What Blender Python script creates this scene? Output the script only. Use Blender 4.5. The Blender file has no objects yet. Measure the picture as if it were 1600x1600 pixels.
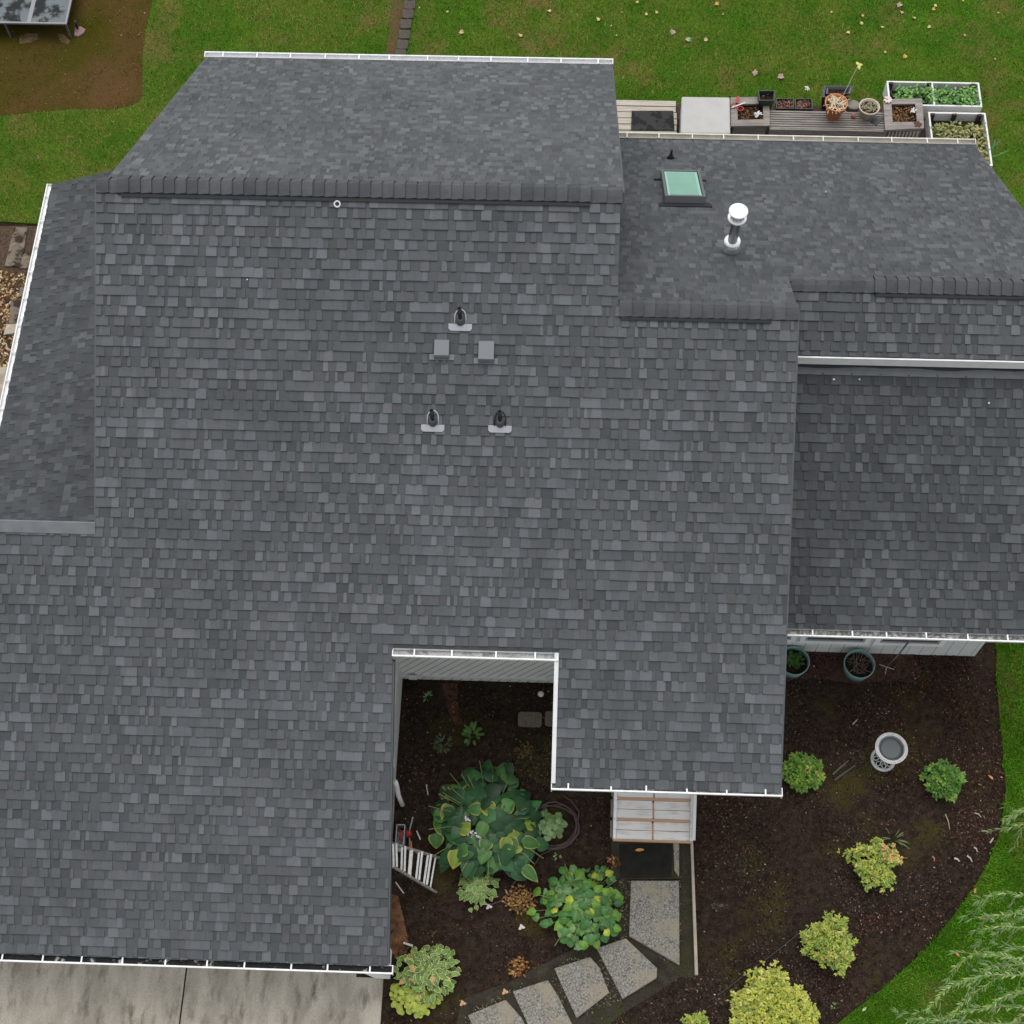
import bpy, math, random
import numpy as np
from mathutils import Vector, Matrix
random.seed(7); rng = np.random.default_rng(11)
SC = bpy.context.scene; COL = SC.collection
# ------------------------------------------------------------------ camera, sky, sun, exposure
F = 2300.0
def nrm(v):
    v = np.array(v, float); return v / np.linalg.norm(v)
_dy = F*math.tan(math.radians(26)); _dx = (F*F-2400*_dy)/94000
CE = nrm((94000, 2400, -F)); CU = -nrm((_dx, _dy, F)); CN = np.cross(CU, CE)
H = 24.743                                   # camera height over the driveway
CAM = np.array((0, 0, H))
cam = bpy.data.cameras.new('camera'); camo = bpy.data.objects.new('camera', cam); COL.objects.link(camo)
r_ = (CE[0], CN[0], CU[0]); u_ = (-CE[1], -CN[1], -CU[1]); b_ = (-CE[2], -CN[2], -CU[2])
camo.matrix_world = Matrix(((r_[0], u_[0], b_[0], 0), (r_[1], u_[1], b_[1], 0), (r_[2], u_[2], b_[2], H), (0, 0, 0, 1)))
cam.sensor_width = 36; cam.lens = F/1600*36; cam.clip_end = 500; cam.clip_start = .5
SC.camera = camo
SUN_EL, SUN_AZ = 73, 352                      # degrees; azimuth from the back of the house towards its right
w = bpy.data.worlds.new('World'); SC.world = w; w.use_nodes = True
nt = w.node_tree; bg = nt.nodes['Background']; sky = nt.nodes.new('ShaderNodeTexSky')
sky.sky_type = 'NISHITA'; sky.sun_disc = False; sky.sun_elevation = math.radians(SUN_EL); sky.sun_rotation = math.radians(SUN_AZ)
sky.air_density = 1.0; sky.dust_density = 2.0; sky.ozone_density = 1.0
hs = nt.nodes.new('ShaderNodeHueSaturation'); hs.inputs['Saturation'].default_value = .18      # overcast: the blue is washed out
nt.links.new(sky.outputs[0], hs.inputs['Color']); nt.links.new(hs.outputs[0], bg.inputs[0]); bg.inputs[1].default_value = 0.15
sun = bpy.data.lights.new('sun', 'SUN'); sun.energy = 0.85; sun.angle = math.radians(50); sun.color = (1, .97, .93)
suno = bpy.data.objects.new('sun', sun); COL.objects.link(suno)
_e, _a = math.radians(SUN_EL), math.radians(SUN_AZ)
sd = Vector((math.sin(_a)*math.cos(_e), math.cos(_a)*math.cos(_e), math.sin(_e)))
suno.rotation_euler = sd.to_track_quat('Z', 'Y').to_euler(); suno.location = sd*60
SC.view_settings.view_transform = 'Standard'; SC.view_settings.look = 'None'
SC.view_settings.exposure = 0.56; SC.view_settings.gamma = 1

# ------------------------------------------------------------------ measuring helpers
def ray(px, py):
    v = np.array((px-800, py-800, F)); return np.array((v@CE, v@CN, v@CU))
def sst(a, b, x):
    t = np.clip((x-a)/(b-a), 0, 1); return t*t*(3-2*t)
def gz(x, y):
    """ground height: flat driveway, garden a metre higher by the house, back yard sloping"""
    x = np.asarray(x, float); y = np.asarray(y, float)
    k = sst(3.4, 4.4, y); x0 = -2.42-.98*k; x1 = -1.5-1.1*k; t = np.clip((x-x0)/(x1-x0), 0, 1)
    front = sst(2.6, 7.0, y)*t*t*(3-2*t)
    back = sst(-11, -3, x)
    return front*(1-sst(11, 13, y)) + back*sst(11, 13, y)
def hz(px, py, z):
    r = ray(px, py); t = (z-H)/r[2]; p = CAM+r*t; return p
def atg(px, py, dz=0.0):
    z = .8
    for _ in range(12):
        p = hz(px, py, z+dz); z = float(gz(p[0], p[1]))
    p = hz(px, py, z+dz); return p
class Pl:
    def __init__(s, a, pt): s.a = np.array(a, float); s.b = s.a@np.array(pt, float)
    def hit(s, px, py, off=0.0):
        r = ray(px, py); b = s.b+off*np.linalg.norm(s.a)-s.a@CAM; return CAM+r*(b/(s.a@r))
    def z(s, x, y): return (s.b-s.a[0]*x-s.a[1]*y)/s.a[2]
P1, P2, PW = math.radians(30.3), math.radians(32.5), math.radians(20)
PS = Pl((0, -math.tan(P1), 1), (0, 0, H-24.1))
RY, RZ = 13.03, float(PS.z(0, 13.03)); PN = Pl((0, math.tan(P2), 1), (0, RY, RZ))
R2Y = 11.68; PN2 = Pl((0, math.tan(P2), 1), (0, R2Y, PS.z(0, R2Y)))
R3Y = 12.55; PR1 = Pl((0, -math.tan(P1), 1), (0, R3Y, PN2.z(0, R3Y)))
PR2 = Pl((0, -math.tan(P1), 1), (5.09, 11.61, 6.03))
GWX, GWZ = -9.5, 2.6; PWW = Pl((-math.tan(PW), 0, 1), (GWX, 0, GWZ))

# ------------------------------------------------------------------ mesh building
class MB:
    def __init__(s): s.v = []; s.f = []; s.c = []; s.mi = []
    def add(s, vs, fs, col=(1, 1, 1), mi=0):
        n = len(s.v); s.v.extend([tuple(map(float, p)) for p in vs]); s.f.extend([tuple(i+n for i in f) for f in fs]); s.mi.extend([mi]*len(fs))
        if len(vs) and isinstance(col[0], (list, tuple, np.ndarray)): s.c.extend([tuple(c) for c in col])
        else: s.c.extend([tuple(col)]*len(vs))
        return s
    def hexa(s, b, t, col=(1, 1, 1)):
        """b, t: four bottom and four top corners, same winding"""
        return s.add(list(b)+list(t), [(3, 2, 1, 0), (4, 5, 6, 7), (0, 1, 5, 4), (1, 2, 6, 5), (2, 3, 7, 6), (3, 0, 4, 7)], col)
    def box(s, x0, x1, y0, y1, z0, z1, col=(1, 1, 1)):
        return s.hexa([(x0, y0, z0), (x1, y0, z0), (x1, y1, z0), (x0, y1, z0)], [(x0, y0, z1), (x1, y0, z1), (x1, y1, z1), (x0, y1, z1)], col)
    def bar(s, a, b, wx, wz, up=(0, 0, 1), col=(1, 1, 1)):
        a = Vector(a); b = Vector(b); d = (b-a).normalized(); upv = Vector(up); sdv = d.cross(upv)
        if sdv.length < 1e-4: sdv = d.cross(Vector((1, 0, 0)))
        sdv.normalize(); un = sdv.cross(d); sdv = sdv*wx/2; un = un*wz/2
        return s.hexa([a-sdv-un, a+sdv-un, b+sdv-un, b-sdv-un], [a-sdv+un, a+sdv+un, b+sdv+un, b-sdv+un], col)
    def tube(s, pts, r, n=6, col=(1, 1, 1), closed=False, cap=True):
        pts = [Vector(p) for p in pts]; m = len(pts); vs = []; fs = []
        rs = r if isinstance(r, (list, tuple)) else [r]*m; prev = None
        for i, p in enumerate(pts):
            if closed: d = pts[(i+1) % m]-pts[i-1]
            else: d = pts[min(i+1, m-1)]-pts[max(i-1, 0)]
            if d.length < 1e-9: d = Vector((0, 0, 1))
            d.normalize()
            a = prev-d*prev.dot(d) if prev is not None else d.cross(Vector((0, 0, 1)) if abs(d.z) < .9 else Vector((1, 0, 0)))
            if a.length < 1e-6: a = d.orthogonal()
            a.normalize(); prev = a; b = d.cross(a)
            for k in range(n):
                t = 2*math.pi*k/n; vs.append(p+(a*math.cos(t)+b*math.sin(t))*rs[i])
        for i in range(m if closed else m-1):
            j = (i+1) % m
            for k in range(n): fs.append((i*n+k, i*n+(k+1) % n, j*n+(k+1) % n, j*n+k))
        if cap and not closed: fs.append(tuple(range(n))[::-1]); fs.append(tuple((m-1)*n+k for k in range(n)))
        return s.add(vs, fs, col)
    def lathe(s, c, prof, n=28, col=(1, 1, 1), ax=(0, 0, 1), top=True, bot=True):
        """prof: list of (radius, height)"""
        q = Vector(ax).normalized().to_track_quat('Z', 'Y'); c = Vector(c); vs = []; fs = []
        for r, h in prof:
            for k in range(n):
                t = 2*math.pi*k/n; vs.append(c+q@Vector((r*math.cos(t), r*math.sin(t), h)))
        for i in range(len(prof)-1):
            for k in range(n): fs.append((i*n+k, i*n+(k+1) % n, (i+1)*n+(k+1) % n, (i+1)*n+k))
        if bot and prof[0][0] > 1e-6: fs.append(tuple(range(n))[::-1])
        if top and prof[-1][0] > 1e-6 and not (prof[0][0] <= 1e-6 and abs(prof[-1][1]-prof[0][1]) < .03): fs.append(tuple((len(prof)-1)*n+k for k in range(n)))
        return s.add(vs, fs, col)
    def slab(s, poly, z0, z1, col=(1, 1, 1)):
        n = len(poly); vs = [(p[0], p[1], z0 if not callable(z0) else z0(p)) for p in poly]+[(p[0], p[1], z1 if not callable(z1) else z1(p)) for p in poly]
        return s.add(vs, [tuple(range(n))[::-1], tuple(range(n, 2*n))]+[(i, (i+1) % n, n+(i+1) % n, n+i) for i in range(n)], col)
    def build(s, name, mats, parent=None, origin=None, smooth=False, bevel=0):
        me = bpy.data.meshes.new(name)
        o0 = Vector(parent['_o']) if parent is not None else (Vector(origin) if origin is not None else Vector((0, 0, 0)))
        me.from_pydata([(p[0]-o0.x, p[1]-o0.y, p[2]-o0.z) for p in s.v], [], s.f)
        at = me.color_attributes.new('Col', 'FLOAT_COLOR', 'POINT')
        a = np.ones((len(s.v), 4), np.float32); a[:, :3] = np.array(s.c, np.float32).reshape(-1, 3); at.data.foreach_set('color', a.ravel())
        for m in (mats if isinstance(mats, (list, tuple)) else [mats]): me.materials.append(m)
        if any(s.mi): me.polygons.foreach_set('material_index', s.mi)
        if smooth: me.polygons.foreach_set('use_smooth', [True]*len(s.f))
        me.update()
        o = bpy.data.objects.new(name, me); COL.objects.link(o)
        if parent is not None: o.parent = parent; o['_o'] = list(o0)
        else: o.location = o0; o['_o'] = list(o0)
        if bevel:
            b = o.modifiers.new('bevel', 'BEVEL'); b.width = bevel; b.segments = 2; b.limit_method = 'ANGLE'
        return o
def tag(o, label=None, cat=None, group=None, kind=None):
    if label: o['label'] = label
    if cat: o['category'] = cat
    if group: o['group'] = group
    if kind: o['kind'] = kind
    return o
def thing(name, loc, label, cat, group=None):
    o = bpy.data.objects.new(name, None); COL.objects.link(o); o.location = loc; o['_o'] = [float(x) for x in loc]
    o.empty_display_size = .1
    return tag(o, label, cat, group)

# ------------------------------------------------------------------ materials
def lin(r, g, b):
    f = lambda c: (c/255/12.92) if c/255 <= .04045 else ((c/255+.055)/1.055)**2.4
    return (f(r), f(g), f(b))
def mk(name, c1, c2=None, scale=8, detail=4, rough=.8, attr=False, bump=0, bscale=60, metal=0, spec=.5, lo=.35, hi=.65, c3=None, s3=1, lo3=.5, hi3=.6, stretch=None, fine=0, fscale=300, trans=0):
    m = bpy.data.materials.new(name); m.use_nodes = True; n = m.node_tree; L = n.links; B = n.nodes['Principled BSDF']
    B.inputs['Roughness'].default_value = rough; B.inputs['Metallic'].default_value = metal; B.inputs['Specular IOR Level'].default_value = spec
    tc = n.nodes.new('ShaderNodeTexCoord'); vec = tc.outputs['Object']
    if stretch:
        mp = n.nodes.new('ShaderNodeMapping'); mp.inputs['Scale'].default_value = stretch; L.new(vec, mp.inputs[0]); vec = mp.outputs[0]
    def noise(sc, de=4):
        t = n.nodes.new('ShaderNodeTexNoise'); t.inputs['Scale'].default_value = sc; t.inputs['Detail'].default_value = de; t.inputs['Roughness'].default_value = .62; L.new(vec, t.inputs['Vector']); return t.outputs['Fac']
    def ramp(fac, a, b):
        r = n.nodes.new('ShaderNodeMapRange'); r.inputs[1].default_value = a; r.inputs[2].default_value = b; L.new(fac, r.inputs[0]); return r.outputs[0]
    def mix(fac, a, b, bt='MIX'):
        x = n.nodes.new('ShaderNodeMix'); x.data_type = 'RGBA'; x.blend_type = bt
        if isinstance(fac, (int, float)): x.inputs[0].default_value = fac
        else: L.new(fac, x.inputs[0])
        for i, q in ((6, a), (7, b)):
            if isinstance(q, tuple): x.inputs[i].default_value = (*q[:3], 1)
            else: L.new(q, x.inputs[i])
        return x.outputs[2]
    col = c1
    if c2 is not None: col = mix(ramp(noise(scale, detail), lo, hi), c1, c2)
    if c3 is not None: col = mix(ramp(noise(s3, 5), lo3, hi3), col, c3)
    if fine:
        fz = ramp(noise(fscale, 2), .3, .7); g = n.nodes.new('ShaderNodeMapRange'); L.new(fz, g.inputs[0]); g.inputs[3].default_value = 1-fine; g.inputs[4].default_value = 1+fine
        cb = n.nodes.new('ShaderNodeCombineColor'); [L.new(g.outputs[0], cb.inputs[i]) for i in range(3)]
        col = mix(1.0, col, cb.outputs[0], 'MULTIPLY')
    if attr:
        a = n.nodes.new('ShaderNodeAttribute'); a.attribute_name = 'Col'; col = mix(1.0, col, a.outputs['Color'], 'MULTIPLY')
    if isinstance(col, tuple): B.inputs['Base Color'].default_value = (*col, 1)
    else: L.new(col, B.inputs['Base Color'])
    if bump:
        bn = n.nodes.new('ShaderNodeBump'); bn.inputs['Strength'].default_value = bump; bn.inputs['Distance'].default_value = .01
        L.new(noise(bscale, 5), bn.inputs['Height']); L.new(bn.outputs[0], B.inputs['Normal'])
    if trans: B.inputs['Transmission Weight'].default_value = trans
    return m
M = {}
M['shingle'] = mk('asphalt_shingle', (.93, .93, .93), (1.07, 1.07, 1.07), scale=1.1, rough=.92, attr=True, bump=.5, bscale=160, fine=.22, fscale=150, spec=.1)
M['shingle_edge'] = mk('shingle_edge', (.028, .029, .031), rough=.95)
M['cap'] = mk('cap_shingle', (.92, .92, .92), (1.1, 1.1, 1.1), scale=5, rough=.92, attr=True, fine=.2, fscale=150, spec=.1)
M['deckwood'] = mk('roof_sheathing', (.05, .05, .05), rough=.9)
M['gutter'] = mk('white_aluminium', (.80, .81, .81), (.62, .62, .60), scale=7, rough=.5, lo=.45, hi=.8, fine=.05, fscale=30)
M['gutter_old'] = mk('cream_aluminium', (.66, .63, .56), (.55, .52, .46), scale=4, rough=.45)
M['rake'] = mk('grey_rake', (.085, .09, .095), rough=.6)
M['debris_dark'] = mk('dark_wet_debris', (.012, .012, .011), (.5, .5, .48), scale=6, detail=9, rough=.9, lo=.56, hi=.64)
M['debris_thin'] = mk('thin_grit', (.42, .42, .40), (.16, .155, .14), scale=7, detail=9, rough=.9, lo=.5, hi=.68)
M['debris'] = mk('gutter_debris', (.16, .155, .14), (.46, .46, .44), scale=18, detail=8, rough=.9, lo=.45, hi=.62)
M['black'] = mk('black_rubber', (.012, .012, .013), rough=.5)
M['dgrey'] = mk('dark_grey_metal', (.07, .075, .08), rough=.45, metal=.2)
M['fgrey'] = mk('flashing_grey', (.150, .158, .165), (.12, .128, .135), scale=5, rough=.7)
M['lgrey'] = mk('light_grey_flashing', (.34, .35, .37), rough=.5)
M['mgrey'] = mk('vent_grey', (.155, .165, .175), rough=.6)
M['steel'] = mk('galvanised_steel', (.62, .65, .66), (.45, .48, .5), scale=9, rough=.35, metal=.5)
M['shiny'] = mk('bright_cap_metal', (.93, .93, .93), rough=.3, metal=.1)
M['pipe'] = mk('flue_pipe', (.34, .36, .38), rough=.3, metal=.5)
M['glass'] = mk('skylight_glass', (.26, .45, .38), (.23, .41, .35), scale=2, rough=.12, spec=.5)
M['glass2'] = mk('skylight_glass_edge', (.34, .58, .50), rough=.2)
M['white'] = mk('white_paint', (.72, .72, .71), (.64, .64, .62), scale=7, rough=.5)
M['winwhite'] = mk('window_white', (.88, .88, .87), rough=.5)
M['trim'] = mk('house_trim', (.72, .73, .70), (.64, .65, .62), scale=6, rough=.55)
M['siding'] = mk('siding', (.50, .51, .48), (.44, .45, .42), scale=3, rough=.6)
M['winglass'] = mk('window_glass', (.05, .05, .048), (.10, .10, .09), scale=6, rough=.25)
M['soil'] = mk('garden_soil', (.018, .0125, .009), (.046, .031, .022), scale=9, detail=10, rough=.97, bump=1, bscale=35, c3=(.054, .048, .012), s3=1.1, lo3=.53, hi3=.72, fine=.6, fscale=70, spec=.06)
M['chips'] = mk('bark', (1, 1, 1), rough=.9, attr=True, spec=.06)
M['moss'] = mk('mossy_dirt', (.044, .042, .004), (.066, .045, .012), scale=.9, detail=9, rough=.95, spec=.03, c3=(.090, .050, .020), s3=.33, lo3=.47, hi3=.64, bump=.7, bscale=30, fine=.35, fscale=50)
M['lawn'] = mk('lawn_soil', (.034, .088, .006), (.070, .110, .012), scale=1.2, detail=8, rough=.95, c3=(.115, .095, .028), s3=.75, lo3=.52, hi3=.68, bump=.8, bscale=40, fine=.4, fscale=40, spec=.06)
M['grass'] = mk('grass_blades', (1, 1, 1), rough=.9, attr=True, spec=.0)
M['leaf'] = mk('leaf', (1, 1, 1), rough=.5, attr=True, spec=.35)
M['leafm'] = mk('leaf_matte', (1, 1, 1), rough=.75, attr=True, spec=.2)
M['conc'] = mk('driveway_concrete', (.52, .47, .39), (.36, .325, .265), scale=1.6, detail=14, stretch=(1.6, .55, 1), rough=.9, c3=(.17, .145, .11), s3=3.5, lo3=.52, hi3=.74, bump=.3, bscale=60, fine=.2, fscale=60, lo=.4, hi=.6)
M['aggr'] = mk('exposed_aggregate', (.085, .078, .066), (.32, .30, .265), scale=36, detail=3, rough=.85, bump=.7, bscale=55, c3=(.27, .235, .165), s3=4.2, lo3=.48, hi3=.66, lo=.36, hi=.64)
M['wet'] = mk('wet_mossy_concrete', (.052, .045, .033), (.028, .025, .018), scale=5, detail=10, rough=.8, c3=(.045, .045, .015), s3=2.5, lo3=.5, hi3=.7, bump=.7, bscale=40, fine=.4, fscale=60, spec=.06)
M['paver'] = mk('old_paver', (.20, .17, .13), (.10, .08, .06), scale=5, detail=8, rough=.9, c3=(.04, .03, .02), s3=6, lo3=.52, hi3=.6, fine=.25, fscale=60, spec=.06)
M['paverl'] = mk('pale_paver', (.42, .37, .28), (.28, .24, .18), scale=5, detail=8, rough=.9, fine=.25, fscale=60)
M['greywood'] = mk('weathered_wood', (.30, .27, .245), (.17, .15, .135), scale=9, detail=8, rough=.85, stretch=(.25, 3, 3), fine=.2, fscale=60)
M['palewood'] = mk('pale_weathered_wood', (.48, .44, .37), (.33, .29, .24), scale=9, detail=8, rough=.85, stretch=(.2, 3, 3), fine=.15, fscale=60)
M['redwood'] = mk('red_brown_deck', (.055, .03, .024), (.03, .018, .015), scale=9, rough=.85, stretch=(.2, 3, 3))
M['board'] = mk('beige_board', (.42, .36, .28), (.32, .27, .21), scale=4, rough=.8, stretch=(3, .3, 3))
M['nosing'] = mk('bare_wood_nosing', (.62, .36, .20), (.52, .36, .24), scale=12, rough=.8, stretch=(.3, 3, 3))
M['stepwhite'] = mk('worn_white_paint', (.86, .85, .82), (.56, .52, .47), scale=8, detail=8, rough=.7, stretch=(.5, 2, 2), lo=.5, hi=.75)
M['mat'] = mk('rubber_mat', (.022, .021, .017), (.014, .014, .011), scale=5, rough=.9, bump=.3, spec=.08)
M['matwet'] = mk('puddled_mat', (.030, .030, .030), (.010, .010, .010), scale=4, detail=2, rough=.6, lo=.49, hi=.52, spec=.15)
M['cover'] = mk('pale_cover', (.44, .43, .41), (.40, .39, .37), scale=3, rough=.7, bump=.15, bscale=12)
M['terra'] = mk('terracotta', (.62, .22, .085), (.52, .17, .065), scale=6, rough=.75)
M['cream'] = mk('cream_ceramic', (.58, .50, .42), (.50, .43, .36), scale=6, rough=.6)
M['teal'] = mk('teal_plastic', (.07, .15, .14), (.12, .21, .20), scale=5, rough=.55)
M['tealrim'] = mk('teal_rim', (.20, .33, .32), (.15, .26, .25), scale=5, rough=.55)
M['plast'] = mk('black_plastic', (.022, .024, .025), (.04, .042, .044), scale=7, rough=.5)
M['bath'] = mk('grey_cast_metal', (.60, .60, .58), (.44, .44, .43), scale=14, rough=.6)
M['bathin'] = mk('bird_bath_dish', (.09, .10, .105), rough=.5)
M['water'] = mk('still_water', (.075, .085, .09), rough=.3, spec=.3)
M['alu'] = mk('aluminium_ladder', (.80, .79, .76), (.62, .61, .58), scale=20, rough=.45)
M['aludirty'] = mk('dirty_rail', (.40, .38, .35), (.15, .13, .11), scale=22, rough=.6)
M['red'] = mk('red_plastic', (.32, .02, .025), (.22, .02, .02), scale=7, rough=.45)
M['orange'] = mk('orange_handle', (.6, .2, .06), rough=.5)
M['hose'] = mk('mauve_hose', (.085, .045, .045), (.06, .035, .035), scale=12, rough=.5)
M['stone'] = mk('edging_stone', (.085, .065, .055), (.05, .04, .033), scale=8, detail=8, rough=.9, bump=.6, bscale=30)
M['tableglass'] = mk('painted_reflection_glass', (.13, .15, .155), (.008, .009, .009), scale=2.6, detail=10, rough=.12, spec=.25, lo=.46, hi=.54)  # pale and dark blotches paint tree and sky reflections into the colour
M['tablemetal'] = mk('table_frame_metal', (.10, .10, .115), rough=.5)
M['tablelight'] = mk('table_rail_metal', (.22, .22, .24), rough=.5)
M['pink'] = mk('dusty_pink_plastic', (.22, .13, .13), rough=.7)
M['attr'] = mk('painted', (1, 1, 1), rough=.6, attr=True)
# diagonal / vertical groove siding
def siding(name, vecdir, period, width, c1, c2, groove):
    m = mk(name, c1, c2, scale=3, rough=.6, fine=.05, fscale=30); n = m.node_tree; L = n.links; B = n.nodes['Principled BSDF']
    src = B.inputs['Base Color'].links[0].from_socket; tc = n.nodes.new('ShaderNodeTexCoord')
    d = n.nodes.new('ShaderNodeVectorMath'); d.operation = 'DOT_PRODUCT'; d.inputs[1].default_value = vecdir; L.new(tc.outputs['Object'], d.inputs[0])
    a = n.nodes.new('ShaderNodeMath'); a.operation = 'DIVIDE'; a.inputs[1].default_value = period; L.new(d.outputs['Value'], a.inputs[0])
    f = n.nodes.new('ShaderNodeMath'); f.operation = 'FRACT'; L.new(a.outputs[0], f.inputs[0])
    g = n.nodes.new('ShaderNodeMath'); g.operation = 'LESS_THAN'; g.inputs[1].default_value = width; L.new(f.outputs[0], g.inputs[0])
    x = n.nodes.new('ShaderNodeMix'); x.data_type = 'RGBA'; L.new(g.outputs[0], x.inputs[0]); L.new(src, x.inputs[6]); x.inputs[7].default_value = (*groove, 1); L.new(x.outputs[2], B.inputs['Base Color'])
    return m
M['diag'] = siding('diagonal_boards', (math.sin(math.radians(56)), 0, -math.cos(math.radians(56))), .135, .10, (.78, .79, .75), (.72, .73, .69), (.12, .12, .11))
M['vert'] = siding('vertical_boards', (1, 0, 0), .22, .05, (.70, .72, .69), (.64, .66, .63), (.28, .28, .27))

# ------------------------------------------------------------------ ground, lawns, beds, drive
def sheet(name, poly, dz, mat, step=.5, skirt=0.0, label=None, kind='structure', zf=None):
    """polygon cut on a grid and laid over the ground"""
    import bmesh
    bm = bmesh.new(); vs = [bm.verts.new((p[0], p[1], 0)) for p in poly]; bm.faces.new(vs)
    xs = [p[0] for p in poly]; ys = [p[1] for p in poly]
    for ax, lo, hi in ((0, min(xs), max(xs)), (1, min(ys), max(ys))):
        k = math.floor(lo/step)+1
        while k*step < hi:
            if abs(k*step) < 16 or k % 8 == 0 or (ax == 1 and k*step < 27):
                co = [0, 0, 0]; no = [0, 0, 0]; co[ax] = k*step; no[ax] = 1
                bmesh.ops.bisect_plane(bm, geom=bm.verts[:]+bm.edges[:]+bm.faces[:], plane_co=co, plane_no=no)
            k += 1
    bmesh.ops.triangulate(bm, faces=[f for f in bm.faces if len(f.verts) > 4])
    for v in bm.verts: v.co.z = (float(gz(v.co.x, v.co.y)) if zf is None else zf)+dz
    bmesh.ops.recalc_face_normals(bm, faces=bm.faces)
    if sum(f.normal.z for f in bm.faces) < 0: bmesh.ops.reverse_faces(bm, faces=bm.faces)
    if skirt:
        be = [e for e in bm.edges if e.is_boundary]; r = bmesh.ops.extrude_edge_only(bm, edges=be)
        for v in [g for g in r['geom'] if isinstance(g, bmesh.types.BMVert)]: v.co.z -= skirt
    me = bpy.data.meshes.new(name); bm.to_mesh(me); bm.free(); me.materials.append(mat)
    o = bpy.data.objects.new(name, me); COL.objects.link(o); o['kind'] = kind
    if label: o['label'] = label
    return o
def gp(pts, dz=0.0): return [tuple(atg(x, y, dz)[:2]) for x, y in pts]
sheet('ground', [(-90, -60), (90, -60), (90, 120), (-90, 120)], 0, M['soil'], step=.5, label='dark brown mulched garden soil around the house')
curve_r = gp([(1557, 1003), (1556, 1050), (1560, 1110), (1566, 1170), (1571, 1235), (1562, 1300), (1545, 1345), (1520, 1390), (1490, 1430), (1455, 1475), (1415, 1512), (1372, 1550), (1330, 1582), (1300, 1606)])
edge_l = [(-12.7, 16.05)] + gp([(0, 349), (40, 351), (80, 352)])
edge_l = gp([(0, 347), (40, 350), (90, 352)])
lawn_back = [(-60, edge_l[0][1]+.1)]+edge_l+[(-9.0, 18.9), (1.0, 18.9), (1.0, 19.9), (8.0, 19.9), (8.05, 9.6)]+curve_r+[(curve_r[-1][0]-1.5, -2.0), (curve_r[-1][0]-3, -30), (60, -30), (60, 80), (-60, 80)]
sheet('lawn', lawn_back, .035, M['lawn'], step=.5, skirt=.05, label='green lawn behind and beside the house')
moss_poly = gp([(243, -60), (238, 0), (228, 45), (222, 90), (223, 140), (219, 157), (203, 166), (170, 170), (110, 170), (50, 175), (0, 180), (-60, 186), (-120, 0), (-120, -60)], .04)
sheet('moss_patch', moss_poly, .043, M['moss'], step=.5, label='bare patch of moss and reddish dirt in the lawn by the glass table')
strip_poly = gp([(612, -40), (611, 10), (607, 50), (602, 95), (628, 98), (636, 40), (640, -40)], .04)
sheet('bare_strip', strip_poly, .043, mk('dry_strip', (.06, .055, .01), (.09, .045, .014), scale=3, rough=.95, fine=.3, fscale=50), step=.5, label='worn brown strip of lawn along the edging stones')
for pl_ in ([(30, 58), (42, 52), (60, 54), (60, 62), (46, 67), (31, 69)], [(88, 52), (100, 54), (110, 64), (106, 70), (96, 66)]):
    sheet('sand_patch', gp(pl_, .04), .047, mk('pale_sand', (.17, .125, .07), (.10, .07, .03), scale=7, detail=8, rough=.95, fine=.3, fscale=50, spec=.03), step=.4, label='pale sandy spot in the bare dirt below the glass table')
side_poly = gp([(-60, 353), (84, 353), (84, 420), (60, 560), (20, 760), (-60, 760)])
sheet('side_bed', side_poly, .006, mk('side_soil', (.035, .02, .011), (.09, .055, .03), scale=14, detail=10, rough=.95, bump=1, bscale=30, fine=.5, fscale=60), step=.5, label='leaf strewn soil with old pavers left of the house')
orange_poly = gp([(600, 1395), (622, 1400), (632, 1440), (640, 1478), (630, 1500), (600, 1506)])
sheet('bare_clay', orange_poly, .006, mk('clay_soil', (.24, .105, .04), (.035, .022, .012), scale=4, detail=9, rough=.95, bump=.8, bscale=30), step=.3, label='orange clay soil under the garage eave')
clay2 = gp([(1226, 1005), (1420, 1012), (1440, 1050), (1430, 1066), (1380, 1064), (1330, 1068), (1280, 1060), (1226, 1062)])
rp = gp([(690, 1068), (715, 1068), (716, 1100), (722, 1130), (712, 1135), (700, 1110)])
sheet('clay_streak', rp, .006, mk('clay_streak_soil', (.13, .05, .02), (.05, .022, .012), scale=8, detail=9, rough=.95, bump=1, bscale=30), step=.3, label='orange brown soil streak in the courtyard')
sheet('reddish_soil', clay2, .006, mk('red_soil', (.085, .034, .018), (.04, .020, .012), scale=8, detail=9, rough=.95, bump=1, bscale=30, fine=.4, fscale=60), step=.3, label='reddish soil strip below the right wing windows')
# driveway: two slabs with a joint
D0 = MB()
def dpt(px, py): p = hz(px, py, .03); return (p[0], p[1])
xj = dpt(286, 1555)[0]; xr = dpt(597, 1560)[0]
for i, (a, b) in enumerate(((-30, xj-.012), (xj+.012, xr))):
    m = MB().slab([(a, -12), (b, -12), (b, 4.1), (a, 4.1)], -.12, .03)
    o = m.build('driveway', M['conc'], origin=(a, 0, 0), bevel=.008); o.name = 'driveway'; tag(o, ['stained concrete driveway slab left of the joint', 'stained concrete driveway slab right of the joint'][i], None, None, 'structure')
# path base under the slabs
sheet('path', gp([(953, 1308), (1080, 1308), (1086, 1528), (1062, 1527), (1030, 1549), (976, 1582), (900, 1640), (700, 1660), (722, 1562), (800, 1532), (866, 1498), (930, 1466), (958, 1400)]), .02, M['wet'], step=.3, skirt=.03, label='dark wet mossy concrete path to the entry steps')

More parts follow.
